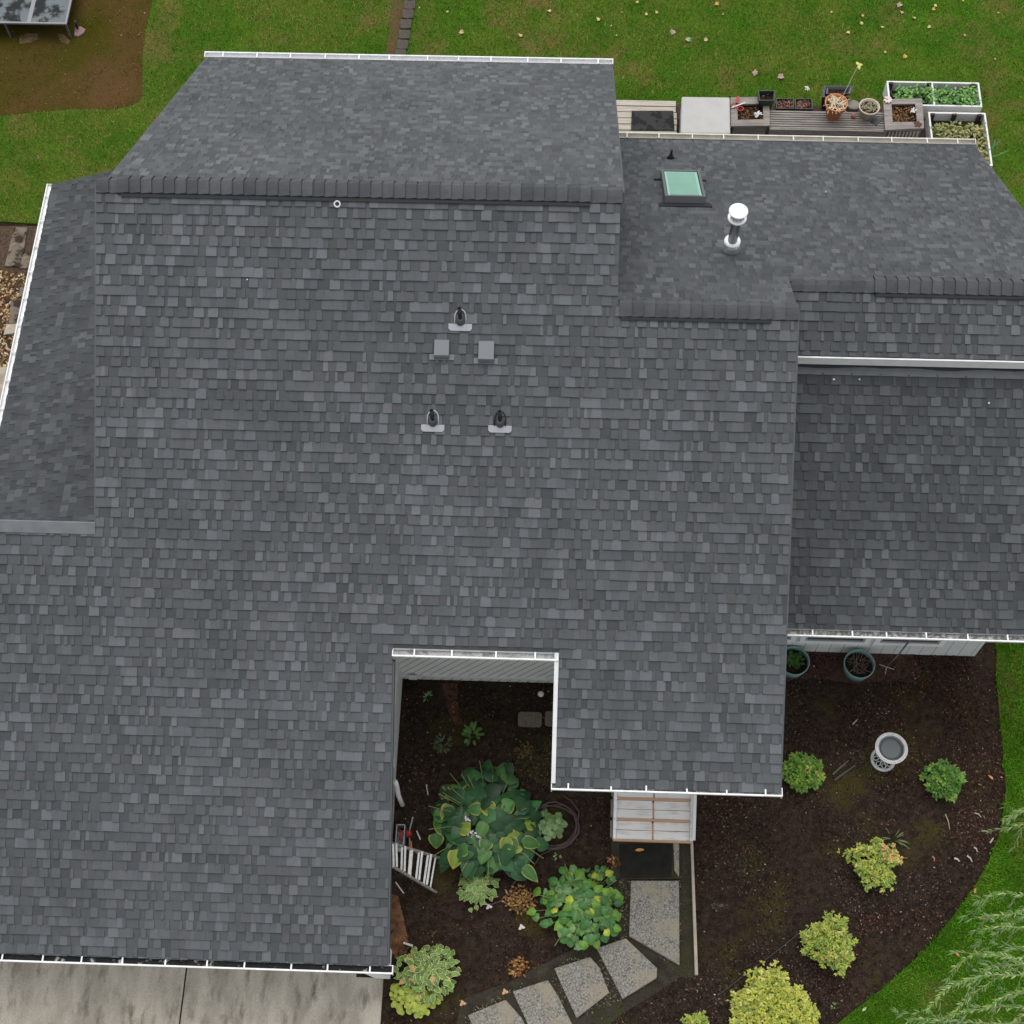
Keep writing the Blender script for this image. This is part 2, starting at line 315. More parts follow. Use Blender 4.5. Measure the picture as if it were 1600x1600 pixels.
# ------------------------------------------------------------------ HOUSE
HOUSE = thing('house', (0, 9, 0), 'grey shingled house with white gutters, seen from above', 'house')
class Slope:
    def __init__(s, O, U, Dn):
        s.O = Vector(O); s.U = Vector(U).normalized(); s.D = Vector(Dn).normalized(); n = s.U.cross(s.D)
        s.N = n if n.z > 0 else -n; s.flip = n.z < 0
    def p(s, u, v, h=0): return s.O+s.U*u+s.D*v+s.N*h
EXP = .143
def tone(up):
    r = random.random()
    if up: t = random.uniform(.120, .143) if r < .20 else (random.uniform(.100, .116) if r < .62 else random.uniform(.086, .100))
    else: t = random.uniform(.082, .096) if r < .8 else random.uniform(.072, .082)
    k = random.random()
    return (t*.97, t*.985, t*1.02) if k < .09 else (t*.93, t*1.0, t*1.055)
def shingles(name, S, length, iv, parent=HOUSE, v0=0, gain=1.0, label=None, hk=1.0):
    m = MB(); nrow = int(math.ceil((length-v0)/EXP))
    for i in range(nrow):
        a = v0+i*EXP; b = min(a+EXP, length)
        for (u0, u1) in iv((a+b)/2):
            u = u0; up = False; base = None
            while u < u1-1e-6:
                up = not up
                wd = random.choice((.05, .08, .11, .13, .15)) if up else random.choice((.05, .08, .11, .14, .17))
                e = min(u+wd, u1)
                if u1-e < .04: e = u1
                joined = (not up) and random.random() < .30                # neighbouring tabs run together
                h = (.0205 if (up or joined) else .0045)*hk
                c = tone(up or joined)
                lf = 1+.025*math.sin(u*.9+a*.6)+.02*math.sin(u*2.3-a*1.7+1)
                c = tuple(x*gain*lf for x in c)
                j = random.uniform(-.003, .003)
                tp = min(.004, (e-u)*.06) if up else 0
                P = [S.p(u+tp, a, .001), S.p(e-tp, a, .001), S.p(e, b+j+.004, h), S.p(u, b+j+.004, h), S.p(u, b+j+.004, 0), S.p(e, b+j+.004, 0)]
                f = [(0, 1, 2, 3), (3, 2, 5, 4)]; g = [(0, 3, 4), (1, 5, 2)]
                if S.flip: f = [q[::-1] for q in f]; g = [q[::-1] for q in g]
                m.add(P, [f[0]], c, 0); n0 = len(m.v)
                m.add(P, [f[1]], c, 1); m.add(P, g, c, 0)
                u = e
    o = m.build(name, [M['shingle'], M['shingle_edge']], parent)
    if label: o['label'] = label
    return o
def decking(S, rects, name, parent):
    m = MB()
    for (u0, u1, v0, v1) in rects:
        m.hexa([S.p(u0, v0, -.13), S.p(u1, v0, -.13), S.p(u1, v1, -.13), S.p(u0, v1, -.13)], [S.p(u0, v0, -.002), S.p(u1, v0, -.002), S.p(u1, v1, -.002), S.p(u0, v1, -.002)])
    return m.build(name, M['deckwood'], parent)
cS = math.cos(P1)
XL, XR = -6.46, 3.42
GX, PX = -2.17, .21                          # garage east rake, porch roof west rake
YE, YC, YP, YG = 3.385, 7.415, 5.80, 8.845      # garage eave, courtyard eave, porch eave, garage roof top edge
SS = Slope((0, RY, RZ), (1, 0, 0), (0, -cS, -math.sin(P1)))
def v_of(y): return (RY-y)/cS
def ivS(v):
    y = RY-v*cS
    if y > R2Y: return [(XL, .9)]
    if y > YG: return [(XL, XR)]
    if y > YC: return [(-13, XR)]
    if y > YP: return [(-13, GX), (PX, XR)]
    return [(-13, GX)]
roofS = shingles('main_roof', SS, v_of(YE), ivS)
decking(SS, [(XL, .9, .02, v_of(R2Y)), (XL, XR, v_of(R2Y), v_of(YG)), (-13, XR, v_of(YG), v_of(YC)), (-13, GX, v_of(YC), v_of(YE)), (PX, XR, v_of(YC), v_of(YP))], 'roof_deck', roofS)
# north slope of the main roof
SN = Slope((0, RY, RZ), (1, 0, 0), (0, math.cos(P2), -math.sin(P2)))
LN = (18.67-RY)/math.cos(P2)
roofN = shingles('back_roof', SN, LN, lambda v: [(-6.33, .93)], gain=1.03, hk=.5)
decking(SN, [(-6.33, .93, .02, LN)], 'roof_deck', roofN)
# north slope of the middle and right wing
SN2 = Slope((0, R2Y, float(PS.z(0, R2Y))), (1, 0, 0), (0, math.cos(P2), -math.sin(P2)))
LN2 = (18.10-R2Y)/math.cos(P2); v3 = (R3Y-R2Y)/math.cos(P2)
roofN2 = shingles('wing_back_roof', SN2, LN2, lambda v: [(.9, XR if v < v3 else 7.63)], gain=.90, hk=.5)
decking(SN2, [(.92, XR, .02, v3), (.92, 7.63, v3, LN2)], 'roof_deck', roofN2)
# right wing: upper and lower south slopes
SR1 = Slope((0, R3Y, float(PN2.z(0, R3Y))), (1, 0, 0), (0, -cS, -math.sin(P1)))
LR1 = (R3Y-11.62)/cS
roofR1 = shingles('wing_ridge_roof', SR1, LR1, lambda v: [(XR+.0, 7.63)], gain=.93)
decking(SR1, [(XR+.01, 7.63, .02, LR1)], 'roof_deck', roofR1)
SR2 = Slope((0, 11.66, float(PR2.z(0, 11.66))), (1, 0, 0), (0, -cS, -math.sin(P1)))
LR2 = (11.66-8.25)/cS
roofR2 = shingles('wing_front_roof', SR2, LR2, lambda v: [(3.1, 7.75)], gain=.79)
decking(SR2, [(3.1, 7.75, .0, LR2)], 'roof_deck', roofR2)
# left wing, sloping to the left
WTOP = -6.1
SW = Slope((WTOP, 0, float(PWW.z(WTOP, 0))), (0, 1, 0), (-math.cos(PW), 0, -math.sin(PW)))
LW = (WTOP-GWX)/math.cos(PW)
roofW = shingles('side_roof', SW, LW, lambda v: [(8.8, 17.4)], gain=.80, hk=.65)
decking(SW, [(8.8, 17.4, 0, LW)], 'roof_deck', roofW)

def ridge_caps(name, x0, x1, y, z, pa, pb, wS, wN, raise_=0.0, parent=HOUSE, exp=.158, dirn=1):
    """bent cap shingles along a ridge in x; pa pitch towards the front, pb towards the back"""
    m = MB(); prof = []
    kS = Vector((0, -math.cos(pa), -math.sin(pa))); kN = Vector((0, math.cos(pb), -math.sin(pb))); top = Vector((0, y, z+.012+raise_))
    prof = [top+kS*wS, top+kS*(wS*.5)+Vector((0, 0, .012)), top+kS*.05+Vector((0, 0, .012)), top+Vector((0, 0, .008)), top+kN*.05+Vector((0, 0, .006)), top+kN*wN]
    n = int((x1-x0)/exp); ex = (x1-x0)/n
    for i in range(n):
        a = x0+i*ex; b = a+ex+.006; c = random.uniform(.072, .098); cc = (c*.97, c, c*1.06)
        k = len(prof); h0, h1 = (.0, .026) if dirn > 0 else (.026, .0)
        v = [(a, p.y, p.z+h0) for p in prof]+[(b, p.y, p.z+h1) for p in prof]
        m.add(v, [(j, k+j, k+j+1, j+1) for j in range(k-1)], cc, 0)
        xe, hh = (b, h1) if dirn > 0 else (a, h0)
        v = [(xe, p.y, p.z+hh) for p in prof]+[(xe, p.y, p.z-.004) for p in prof]
        m.add(v, [(j, j+1, k+j+1, k+j) for j in range(k-1)], (.3,)*3, 1)
    # closed undersides along both edges
    for p, kk in ((prof[0], -1), (prof[-1], 1)):
        m.add([(x0, p.y, p.z+.008), (x1, p.y, p.z+.008), (x1, p.y, p.z-.012-raise_), (x0, p.y, p.z-.012-raise_)], [(0, 1, 2, 3)], (.3,)*3, 1)
    return m.build(name, [M['cap'], M['shingle_edge']], parent)
def ridge_vent(x0, x1, y, z, pa, pb, wS, wN, parent):
    m = MB()
    for s_, p_, w_ in ((-1, pa, wS), (1, pb, wN)):
        d = Vector((0, s_*math.cos(p_), -math.sin(p_))); nn = Vector((0, s_*math.sin(p_), math.cos(p_))); t = Vector((0, y, z))
        q = [t, t+d*w_, t+d*w_+nn*.034, t+nn*.034+Vector((0, 0, .004))]
        vs = [(x0, a.y, a.z) for a in q]+[(x1, a.y, a.z) for a in q]
        m.add(vs, [(0, 1, 2, 3), (7, 6, 5, 4), (1, 5, 6, 2), (2, 6, 7, 3), (0, 4, 5, 1)])
    return m.build('ridge_vent', M['black'], parent)
xv0, xv1 = float(PS.hit(190, 296)[0]), float(PS.hit(922, 310)[0])
ridge_caps('ridge_cap', XL+.0, xv0, RY, RZ, P1, P2, .17, .15, 0)
ridge_caps('ridge_cap', xv0-.05, xv1, RY, RZ, P1, P2, .185, .15, .04)
ridge_caps('ridge_cap', xv1, .92, RY, RZ, P1, P2, .17, .15, 0)
ridge_vent(xv0, xv1, RY, RZ, P1, P2, .207, .155, HOUSE)
z2 = float(PS.z(0, R2Y)); z3 = float(PN2.z(0, R3Y))
xa = float(PS.hit(978, 480)[0]); xb = float(PS.hit(1205, 490)[0]); 
ridge_caps('ridge_cap', .93, xb, R2Y, z2, P1, P2, .185, .15, .03)
ridge_vent(.95, xb, R2Y, z2, P1, P2, .205, .155, HOUSE)
ridge_caps('ridge_cap', xb, XR, R2Y, z2, P1, P2, .17, .15, 0)
xc = float(PN2.hit(1370, 445)[0])
ridge_caps('ridge_cap', XR+.02, xc, R3Y, z3, P1, P2, .17, .15, 0)
ridge_caps('ridge_cap', xc-.02, 7.64, R3Y, z3, P1, P2, .185, .15, .035, dirn=-1)
ridge_vent(xc, 7.63, R3Y, z3, P1, P2, .205, .155, HOUSE)

# rake and eave boards
def boards():
    def rake(x, S, v0, v1, t=.012, dr=-.01):
        m = MB(); m.hexa([S.p(x-t, v0, -.17), S.p(x+t, v0, -.17), S.p(x+t, v1, -.17), S.p(x-t, v1, -.17)], [S.p(x-t, v0, -.001+dr), S.p(x+t, v0, -.001+dr), S.p(x+t, v1, -.001+dr), S.p(x-t, v1, -.001+dr)]); m.build('rake_board', M['rake'], HOUSE)
    rake(XL-.012, SS, .0, v_of(YG)); rake(XR+.012, SS, v_of(R2Y), v_of(11.5)); rake(XR+.012, SS, v_of(11.5), v_of(YP))
    rake(GX+.012, SS, v_of(YC)+.2, v_of(YE)); rake(-6.342, SN, 0, LN); rake(.942, SN, 0, LN); rake(7.642, SN2, v3, LN2)
    rake(7.642, SR1, 0, LR1); rake(7.762, SR2, 0, LR2)
boards()
m = MB(); x = PX-.035
m.hexa([SS.p(x-.03, v_of(YC)-.0, -.2), SS.p(x+.03, v_of(YC)-.0, -.2), SS.p(x+.03, v_of(YP)+.02, -.2), SS.p(x-.03, v_of(YP)+.02, -.2)], [SS.p(x-.03, v_of(YC)-.0, .02), SS.p(x+.03, v_of(YC)-.0, .02), SS.p(x+.03, v_of(YP)+.02, .02), SS.p(x-.03, v_of(YP)+.02, .02)])
m.build('rake_board', M['white'], HOUSE)['label'] = 'bright white rake board beside the courtyard'
# white fascia and flashing between the two right wing roofs
ze = float(PR1.z(0, 11.62))
MB().box(XR+.05, 7.63, 11.575, 11.60, ze-.17, ze+.004).build('fascia', M['white'], HOUSE)
m = MB(); q0 = SR2.p(0, .02, .012)
m.hexa([SR2.p(XR+.02, .0, .004), SR2.p(7.74, .0, .004), SR2.p(7.74, .15, .016), SR2.p(XR+.02, .15, .016)], [SR2.p(XR+.02, .0, .02), SR2.p(7.74, .0, .02), SR2.p(7.74, .15, .02), SR2.p(XR+.02, .15, .02)])
fl = m.build('apron_flashing', M['fgrey'], HOUSE)
m = MB(); xs_ = np.linspace(XR+.03, 7.7, 60); vs_ = [.035+.018*math.sin(x*5.1)*math.sin(x*1.7+1)+random.uniform(0, .008) for x in xs_]
m.add([tuple(SR2.p(x, 0, .023)) for x in xs_]+[tuple(SR2.p(x, v, .023)) for x, v in zip(xs_, vs_)], [(i, 60+i, 61+i, i+1) for i in range(59)]); m.build('gap_shade_strip', M['black'], fl)  # shade of the ragged gap under the fascia, drawn as a black strip
for i in range(8): MB().lathe(SR2.p(3.6+i*.42, .13, .019), [(.012, 0), (.008, .006), (0, .008)], n=8).build('nail', M['black'], fl)
MB().box(XR+.05, 7.6, 11.68, 11.75, 5.0, ze-.05).build('wall', M['deckwood'], HOUSE)
# metal cap on the garage roof's top edge, left
m = MB(); t = [SS.p(-13, v_of(YG)-.03, .03), SS.p(XL-.0, v_of(YG)-.03, .03), SS.p(XL-.0, v_of(YG)+.13, .022), SS.p(-13, v_of(YG)+.13, .022)]
m.hexa([p+Vector((0, 0, -.02)) for p in t], t)
a0 = SS.p(0, v_of(YG)-.03, .03); m.box(-13, XL, a0.y, a0.y+.02, a0.z-.4, a0.z)
m.build('edge_flashing', M['fgrey'], HOUSE)

# gutters along x (front sgn=-1, back sgn=+1)
def gutter_x(x0, x1, y, z, sgn, mat, debris=True, nstrap=None, fill=.03, caps=(1, 1), sp=.6, parent=HOUSE, dm='debris'):
    y = y-sgn*(.010 if sgn < 0 else -.018)
    m = MB(); W_, Hh = .125, .12; s = sgn; t = .006
    prof = [(0, 0), (0, -Hh), (W_*.62, -Hh), (W_*.8, -Hh*.6), (W_, -Hh*.35), (W_, 0), (W_-.022, 0), (W_-.022, -.012), (W_-t, -.012), (W_-t, -Hh*.35), (W_*.76, -Hh*.62), (W_*.6, -Hh+t), (t, -Hh+t), (t, 0)]
    n = len(prof); vs = []
    for xx in (x0, x1):
        for a, b in prof: vs.append((xx, y+s*a, z+b))
    fs = [(i, (i+1) % n, n+(i+1) % n, n+i) for i in range(n)]
    if s < 0: fs = [f[::-1] for f in fs]
    m.add(vs, fs)
    for xx, cp in ((x0, caps[0]), (x1, caps[1])):
        if cp:
            ysrt = sorted((y, y+s*W_)); m.box(xx-.006, xx+.006, ysrt[0], ysrt[1], z-Hh, z+.003)
    g = m.build('gutter', mat, parent)
    k = max(1, int(round((x1-x0)/sp)))
    for i in range(k):
        xx = x0+(i+.5+random.uniform(-.07, .07))*(x1-x0)/k
        ys = sorted((y+s*.0, y+s*W_)); MB().box(xx-.011, xx+.011, ys[0], ys[1], z-.004, z+.006).build('gutter_strap', mat, g)
    if debris:
        m = MB(); N = int((x1-x0)/.025); yy = [.012, .04, .07, .09]
        vs = [(x0+(x1-x0)*i/N, y+s*a, z-fill-random.uniform(0, .02)-(.012 if j == 3 else 0)) for i in range(N+1) for j, a in enumerate(yy)]
        fs = [(i*4+j, (i+1)*4+j, (i+1)*4+j+1, i*4+j+1) for i in range(N) for j in range(3)]
        if s > 0: fs = [f for f in fs]
        else: fs = [f[::-1] for f in fs]
        m.add(vs, fs); m.build('gutter_debris', M[dm], g)
    return g
def eave(S, u, v): p = S.p(u, v, 0); return p
pe = SS.p(0, v_of(YE), 0); gutter_x(-13, GX+.08, pe.y+.0, pe.z-.012, -1, M['gutter'], fill=.05, caps=(0, 1), dm='debris_dark')
pe = SS.p(0, v_of(YC), 0); gutter_x(GX+.0, PX-.02, pe.y, pe.z-.012, -1, M['gutter'], fill=.06, sp=.65, dm='debris_thin')
pe = SS.p(0, v_of(YP), 0); gutter_x(PX-.06, XR+.03, pe.y, pe.z-.012, -1, M['gutter'], fill=.03)
pe = SR2.p(0, LR2, 0); gutter_x(3.1, 7.8, pe.y, pe.z-.012, -1, M['gutter'], fill=.04)
pe = SN.p(0, LN, 0); gutter_x(-6.36, .95, pe.y-.005, pe.z+.022, 1, M['gutter'], debris=False, sp=.62)
pe = SN2.p(0, LN2, 0); gutter_x(.96, 7.65, pe.y-.005, pe.z+.03, 1, M['gutter_old'], debris=False, sp=.62)
# left gutter, along y
def gutter_y(x, z, y0, y1):
    m = MB(); W_ = .105
    m.box(x-W_, x, y0, y1, z-.12, z-.112); m.box(x-W_, x-W_+.02, y0, y1, z-.112, z+.004); m.box(x-.006, x, y0, y1, z-.112, z); m.box(x-W_, x, y1-.008, y1, z-.112, z); m.box(x-W_, x, y0, y0+.008, z-.112, z)
    m.box(x-W_+.02, x-.006, y0+.01, y1-.01, z-.05, z-.045)
    g = m.build('gutter', M['gutter'], HOUSE); n = 15
    for i in range(n): yy = y0+(i+.5)*(y1-y0)/n; MB().box(x-W_, x, yy-.012, yy+.012, z-.003, z+.008).build('gutter_strap', M['white'], g)
gutter_y(GWX, GWZ, 8.8, 17.42)
random.seed(140)
for (Pn, x, y, s_, cc) in ((PS, 386, 437, .012, (.6, .6, .55)), (PR2, 1303, 593, .022, (.62, .6, .5)), (PR2, 1343, 593, .016, (.6, .55, .45)), (PN2, 1290, 300, .016, (.5, .42, .25)), (PR2, 1545, 630, .016, (.55, .5, .35))):
    c = Vector(Pn.hit(x, y, .028)); o = MB().slab([(c.x+s_*math.cos(t)*random.uniform(.6, 1.2), c.y+s_*math.sin(t)*random.uniform(.6, 1.2)) for t in (0, 1.1, 2.3, 3.5, 4.9)], c.z, c.z+.006, col=cc).build('leaf_scrap', M['attr'], origin=c)
    tag(o, 'tiny pale leaf scrap lying on the roof shingles', 'leaf scrap', 'leaf scraps on the roof')
# boxed eave return at the garage corner
m = MB(); m.hexa([(-2.42, 3.33, 1.72), (-2.20, 3.33, 1.72), (-2.20, 3.74, 1.72), (-2.42, 3.74, 1.72)], [(-2.62, 3.33, 2.45), (-2.20, 3.33, 2.45), (-2.20, 3.74, 2.45), (-2.62, 3.74, 2.45)])
m.build('eave_return', M['gutter'], HOUSE)

# walls
def wall(x0, y0, x1, y1, ztop0, ztop1, th, mat, name='wall', zb=-.3):
    d = Vector((x1-x0, y1-y0, 0)).normalized(); n = Vector((d.y, -d.x, 0))*th
    b = [(x0, y0, zb), (x1, y1, zb), (x1-n.x, y1-n.y, zb), (x0-n.x, y0-n.y, zb)]
    t = [(x0, y0, ztop0), (x1, y1, ztop1), (x1-n.x, y1-n.y, ztop1), (x0-n.x, y0-n.y, ztop0)]
    return MB().hexa(b, t).build(name, mat, HOUSE)
S_ = lambda y: float(PS.z(0, y))-.2
YWC = float(atg(750, 1064)[1]); GWALLX = -2.40
o = wall(GWALLX, YWC, .55, YWC, S_(YWC), S_(YWC), .15, M['diag']); o['label'] = 'courtyard wall of diagonal boards'
MB().box(GWALLX, .55, YWC-.035, YWC-.001, 1.2, 1.24).build('trim_rail', M['trim'], HOUSE)
MB().box(-2.27, -2.13, YWC-.09, YWC-.036, 1.22, 1.31).build('outlet_box', M['white'], HOUSE)
wall(GWALLX, 3.75, GWALLX, YWC-.002, S_(3.75), S_(YWC), .15, M['trim'])['label'] = 'plain garage side wall facing the courtyard'
MB().box(GWALLX+.002, GWALLX+.05, 3.8, YWC-.05, 2.3, 2.38).build('trim_rail', M['trim'], HOUSE)
wall(-13, 3.75, GWALLX-.16, 3.75, S_(3.75), S_(3.75), .15, M['trim'])
wall(-13, 8.55, -6.2, 8.55, S_(8.55), S_(8.55), .15, M['trim'])
wall(-6.15, 17.9, -6.15, 8.7, 3.0, S_(8.7), .15, M['trim'])
wall(-6.0, 18.1, .7, 18.1, 4.4, 4.4, -.15, M['trim'])
wall(3.15, 7.1, 3.15, 11.4, S_(7.1), S_(11.4), .15, M['trim'])
wall(.55, 7.1, .55, YWC-.002, S_(7.1), S_(YWC), -.15, M['trim'])
wall(.72, 7.3, 2.98, 7.3, S_(7.3), S_(7.3), .1, M['trim'])
wall(-9.2, 17.2, -9.2, 9.0, 2.45, 2.45, .12, M['trim'])
wall(1.0, 17.4, 7.3, 17.4, 3.55, 3.55, -.15, M['trim'])
YW2 = float(atg(1400, 1022)[1]); XW2 = float(atg(1523, 1028)[0])
o = wall(3.3, YW2, XW2, YW2, float(PR2.z(0, YW2))-.2, float(PR2.z(0, YW2))-.2, .15, M['vert']); o['label'] = 'right wing wall of vertical boards with windows'
wall(XW2-.001, YW2+.16, XW2-.001, 17.2, 4.2, 3.6, .15, M['trim'])
WP = Pl((0, 1, 0), (0, YW2-.03, 0))
def window(pa, pb):
    a = WP.hit(*pa); b = WP.hit(*pb); z0 = (a[2]+b[2])/2; z1 = z0+1.15; x0, x1 = a[0], b[0]
    m = MB(); y0, y1 = YW2-.045, YW2-.001; fw = .085
    m.box(x0, x1, y0, y1, z0, z0+fw); m.box(x0, x1, y0, y1, z1-fw, z1); m.box(x0, x0+fw, y0, y1, z0+fw, z1-fw); m.box(x1-fw, x1, y0, y1, z0+fw, z1-fw)
    wdw = m.build('window', M['winwhite'], HOUSE)
    m = MB(); q = .035; X0, X1, Z0, Z1 = x0+fw, x1-fw, z0+fw, z1-fw
    m.box(X0, X1, y0+.012, y1, Z0, Z0+q); m.box(X0, X1, y0+.012, y1, Z1-q, Z1); m.box(X0, X0+q, y0+.012, y1, Z0+q, Z1-q); m.box(X1-q, X1, y0+.012, y1, Z0+q, Z1-q)
    m.build('window_frame', M['lgrey'], wdw)
    MB().box(X0+q, X1-q, y0+.03, y1-.002, Z0+q, Z1-q).build('pane', M['winglass'], wdw)
window((1248, 1003), (1356, 1007)); window((1364, 1006), (1472, 1010)); window((1133, 999), (1241, 1003))
# downspout with box and elbow on the garage side wall
m = MB(); xg = GWALLX+.055
m.bar((xg, 7.0, 3.4), (xg, 6.5, 1.25+.9), .07, .06); 
ds = m.build('downspout', M['trim'], HOUSE)
b0 = Pl((1, 0, 0), (xg, 0, 0)).hit(626, 1205); MB().box(xg-.04, xg+.07, b0[1]-.07, b0[1]+.07, b0[2]-.1, b0[2]+.1).build('junction_box', M['white'], HOUSE)
pA = Pl((1, 0, 0), (xg+.02, 0, 0)).hit(620, 1228); pB = atg(629, 1258, .12)
MB().tube([pA+np.array((0, 0, .25)), pA, (pA+pB)/2+np.array((-.02, 0, .02)), pB], .04, n=8).build('downspout_elbow', M['trim'], HOUSE, smooth=True)

# roof penetrations
def hits(P_, px, py, off=0.0): return Vector(P_.hit(px, py, off))
def vent_pipe(px, py, lower, ring):
    """px, py: middle of the lower edge of the flange"""
    c = hits(PS, px, py, .015); u = (c.x, (RY-c.y)/cS)
    u0 = c.x; v0 = (Vector((0, c.y, c.z))-Vector((0, RY, RZ))).length
    m = MB(); hw = .165
    pts = []
    for (a, b) in ((-hw, -.10), (hw, -.10), (hw, -.03), (hw-.03, 0), (-hw+.03, 0), (-hw, -.03)): pts.append((a, b))
    top = [SS.p(u0+a, v0+b, .026) for a, b in pts]; bot = [SS.p(u0+a, v0+b, .008) for a, b in pts]; n = len(pts)
    m.add(bot+top, [tuple(range(n))[::-1], tuple(range(n, 2*n))]+[(i, (i+1) % n, n+(i+1) % n, n+i) for i in range(n)])
    root = m.build('vent_flashing', M['lgrey'], HOUSE)
    m = MB(); pts = [SS.p(u0+.078*math.cos(t), v0-.19-.11*math.sin(t) if math.sin(t) > 0 else v0-.19-.0*math.sin(t), .022) for t in [math.pi*k/12 for k in range(13)]]
    pts = [SS.p(u0+.078, v0-.09, .022)]+pts+[SS.p(u0-.078, v0-.09, .022)]
    m.tube(pts, .010, n=6); m.build('flashing_rim', M['lgrey'] if ring else M['black'], root, smooth=True)
    ctr = SS.p(u0, v0-.135, .01)
    m = MB(); m.lathe(ctr, [(.07, 0), (.068, .02), (.06, .03), (.055, .05), (.048, .055), (.044, .08), (.036, .09)], n=20, ax=SS.N*.4+Vector((0, 0, 1))*.6)
    m.build('rubber_boot', M['dgrey'], root, smooth=True)
    m = MB(); m.lathe(ctr, [(.030, 0), (.030, .33), (.024, .33), (.022, .27), (0, .27)], n=16); m.build('vent_pipe', M['black'], root, smooth=True)
vent_pipe(719, 517, 0, True); vent_pipe(676, 674.5, 0, True); vent_pipe(781, 676, 0, False)
def box_vent(pxl, pxr, pyt, pyb, fl_l, fl_r, hood):
    a = hits(PS, pxl, pyb, .02); b = hits(PS, pxr, pyb, .02); t = hits(PS, pxl, pyt, .02)
    x0, x1 = a.x, b.x; v1 = (a-Vector((a.x, RY, RZ))).length; v0 = (t-Vector((t.x, RY, RZ))).length
    fa = hits(PS, fl_l, pyb).x; fb = hits(PS, fl_r, pyb).x; v1b = v1-.012
    m = MB(); m.hexa([SS.p(fa, v1-.08, .006), SS.p(fb, v1-.08, .006), SS.p(fb, v1, .006), SS.p(fa, v1, .006)], [SS.p(fa, v1-.08, .021), SS.p(fb, v1-.08, .021), SS.p(fb, v1, .021), SS.p(fa, v1, .021)])
    root = m.build('exhaust_vent', M['mgrey'], HOUSE)
    m = MB(); hh = .05+hood
    m.hexa([SS.p(x0, v0, .01), SS.p(x1, v0, .01), SS.p(x1, v1b, .022), SS.p(x0, v1b, .022)], [SS.p(x0+.004, v0+.01, .06), SS.p(x1-.004, v0+.01, .06), SS.p(x1-.004, v1b-.05, .055+hood), SS.p(x0+.004, v1b-.05, .055+hood)])
    m.build('vent_hood', M['mgrey'], root, bevel=.004)
    m = MB(); m.hexa([SS.p(x0+.01, v1b-.003, .024), SS.p(x1-.01, v1b-.003, .024), SS.p(x1-.01, v1b+.004, .024), SS.p(x0+.01, v1b+.004, .024)], [SS.p(x0+.01, v1b-.04, .05+hood*.7), SS.p(x1-.01, v1b-.04, .05+hood*.7), SS.p(x1-.01, v1b-.033, .05+hood*.7), SS.p(x0+.01, v1b-.033, .05+hood*.7)])
    m.build('vent_grille', M['fgrey'], root)
box_vent(678, 702, 530, 562, 671, 710, .05); box_vent(747, 772, 532, 568, 740, 778, .06)
# small ring anchor under the ridge vent
c = hits(PS, 527, 319, .02); m = MB(); m.tube([c+SS.U*(.04*math.cos(t))+SS.D*(.04*math.sin(t))+SS.N*.012 for t in [2*math.pi*k/20 for k in range(20)]], .011, n=8, closed=True)
m.bar(c-SS.D*.04+SS.N*.006, c-SS.D*.10+SS.N*.006, .05, .008, up=SS.N)
m.build('roof_anchor_ring', M['white'], HOUSE, smooth=True)
# thin pipe on back slope
c = hits(PN2, 1048, 247, .01); m = MB(); m.lathe(c, [(.07, -.01), (.055, .03), (.035, .08), (.025, .09)], n=16)
q = m.build('rubber_boot', M['black'], HOUSE, smooth=True)
MB().lathe(c, [(.024, 0), (.024, .22), (0, .22)], n=12).build('vent_pipe', M['black'], q, smooth=True)
MB().bar(c+Vector((-.16, .02, .03)), c+Vector((.12, .0, .02)), .012, .012).build('pipe_strap', M['dgrey'], q)
# chimney flue
c = hits(PN2, 1142, 397, .0)+Vector((0, .09, -.0))
m = MB(); m.lathe(c, [(.14, -.1), (.135, .06), (.125, .12), (.12, .16)], n=28); flu = m.build('chimney_flue', M['steel'], HOUSE, smooth=True)
m = MB(); m.box(c.x-.17, c.x+.0, c.y-.06, c.y+.12, c.z+.04, c.z+.07); 
MB().lathe(c, [(.075, .17), (.118, .17), (.125, .19), (.122, .215), (.076, .225)], n=28).build('storm_collar', M['shiny'], flu, smooth=True)
MB().lathe(c, [(.073, .1), (.073, .76), (.085, .76), (.085, .775)], n=24).build('flue_pipe', M['pipe'], flu, smooth=True)
MB().lathe(c, [(.10, .775), (.138, .76), (.142, .775), (.138, .79), (.12, .795)], n=28).build('lower_ring', M['shiny'], flu, smooth=True)
m = MB()
for k in range(10):
    t = 2*math.pi*k/10+.2; m.bar((c.x+.10*math.cos(t), c.y+.10*math.sin(t), c.z+.78), (c.x+.10*math.cos(t), c.y+.10*math.sin(t), c.z+.92), .03, .006)
m.lathe(c, [(.085, .78), (.085, .92)], n=20); m.build('cap_screen', M['steel'], flu)
MB().lathe(c, [(.138, .915), (.142, .925), (.142, .935), (.12, .945), (.06, .955), (0, .96)], n=28).build('flue_cap', M['shiny'], flu, smooth=True)
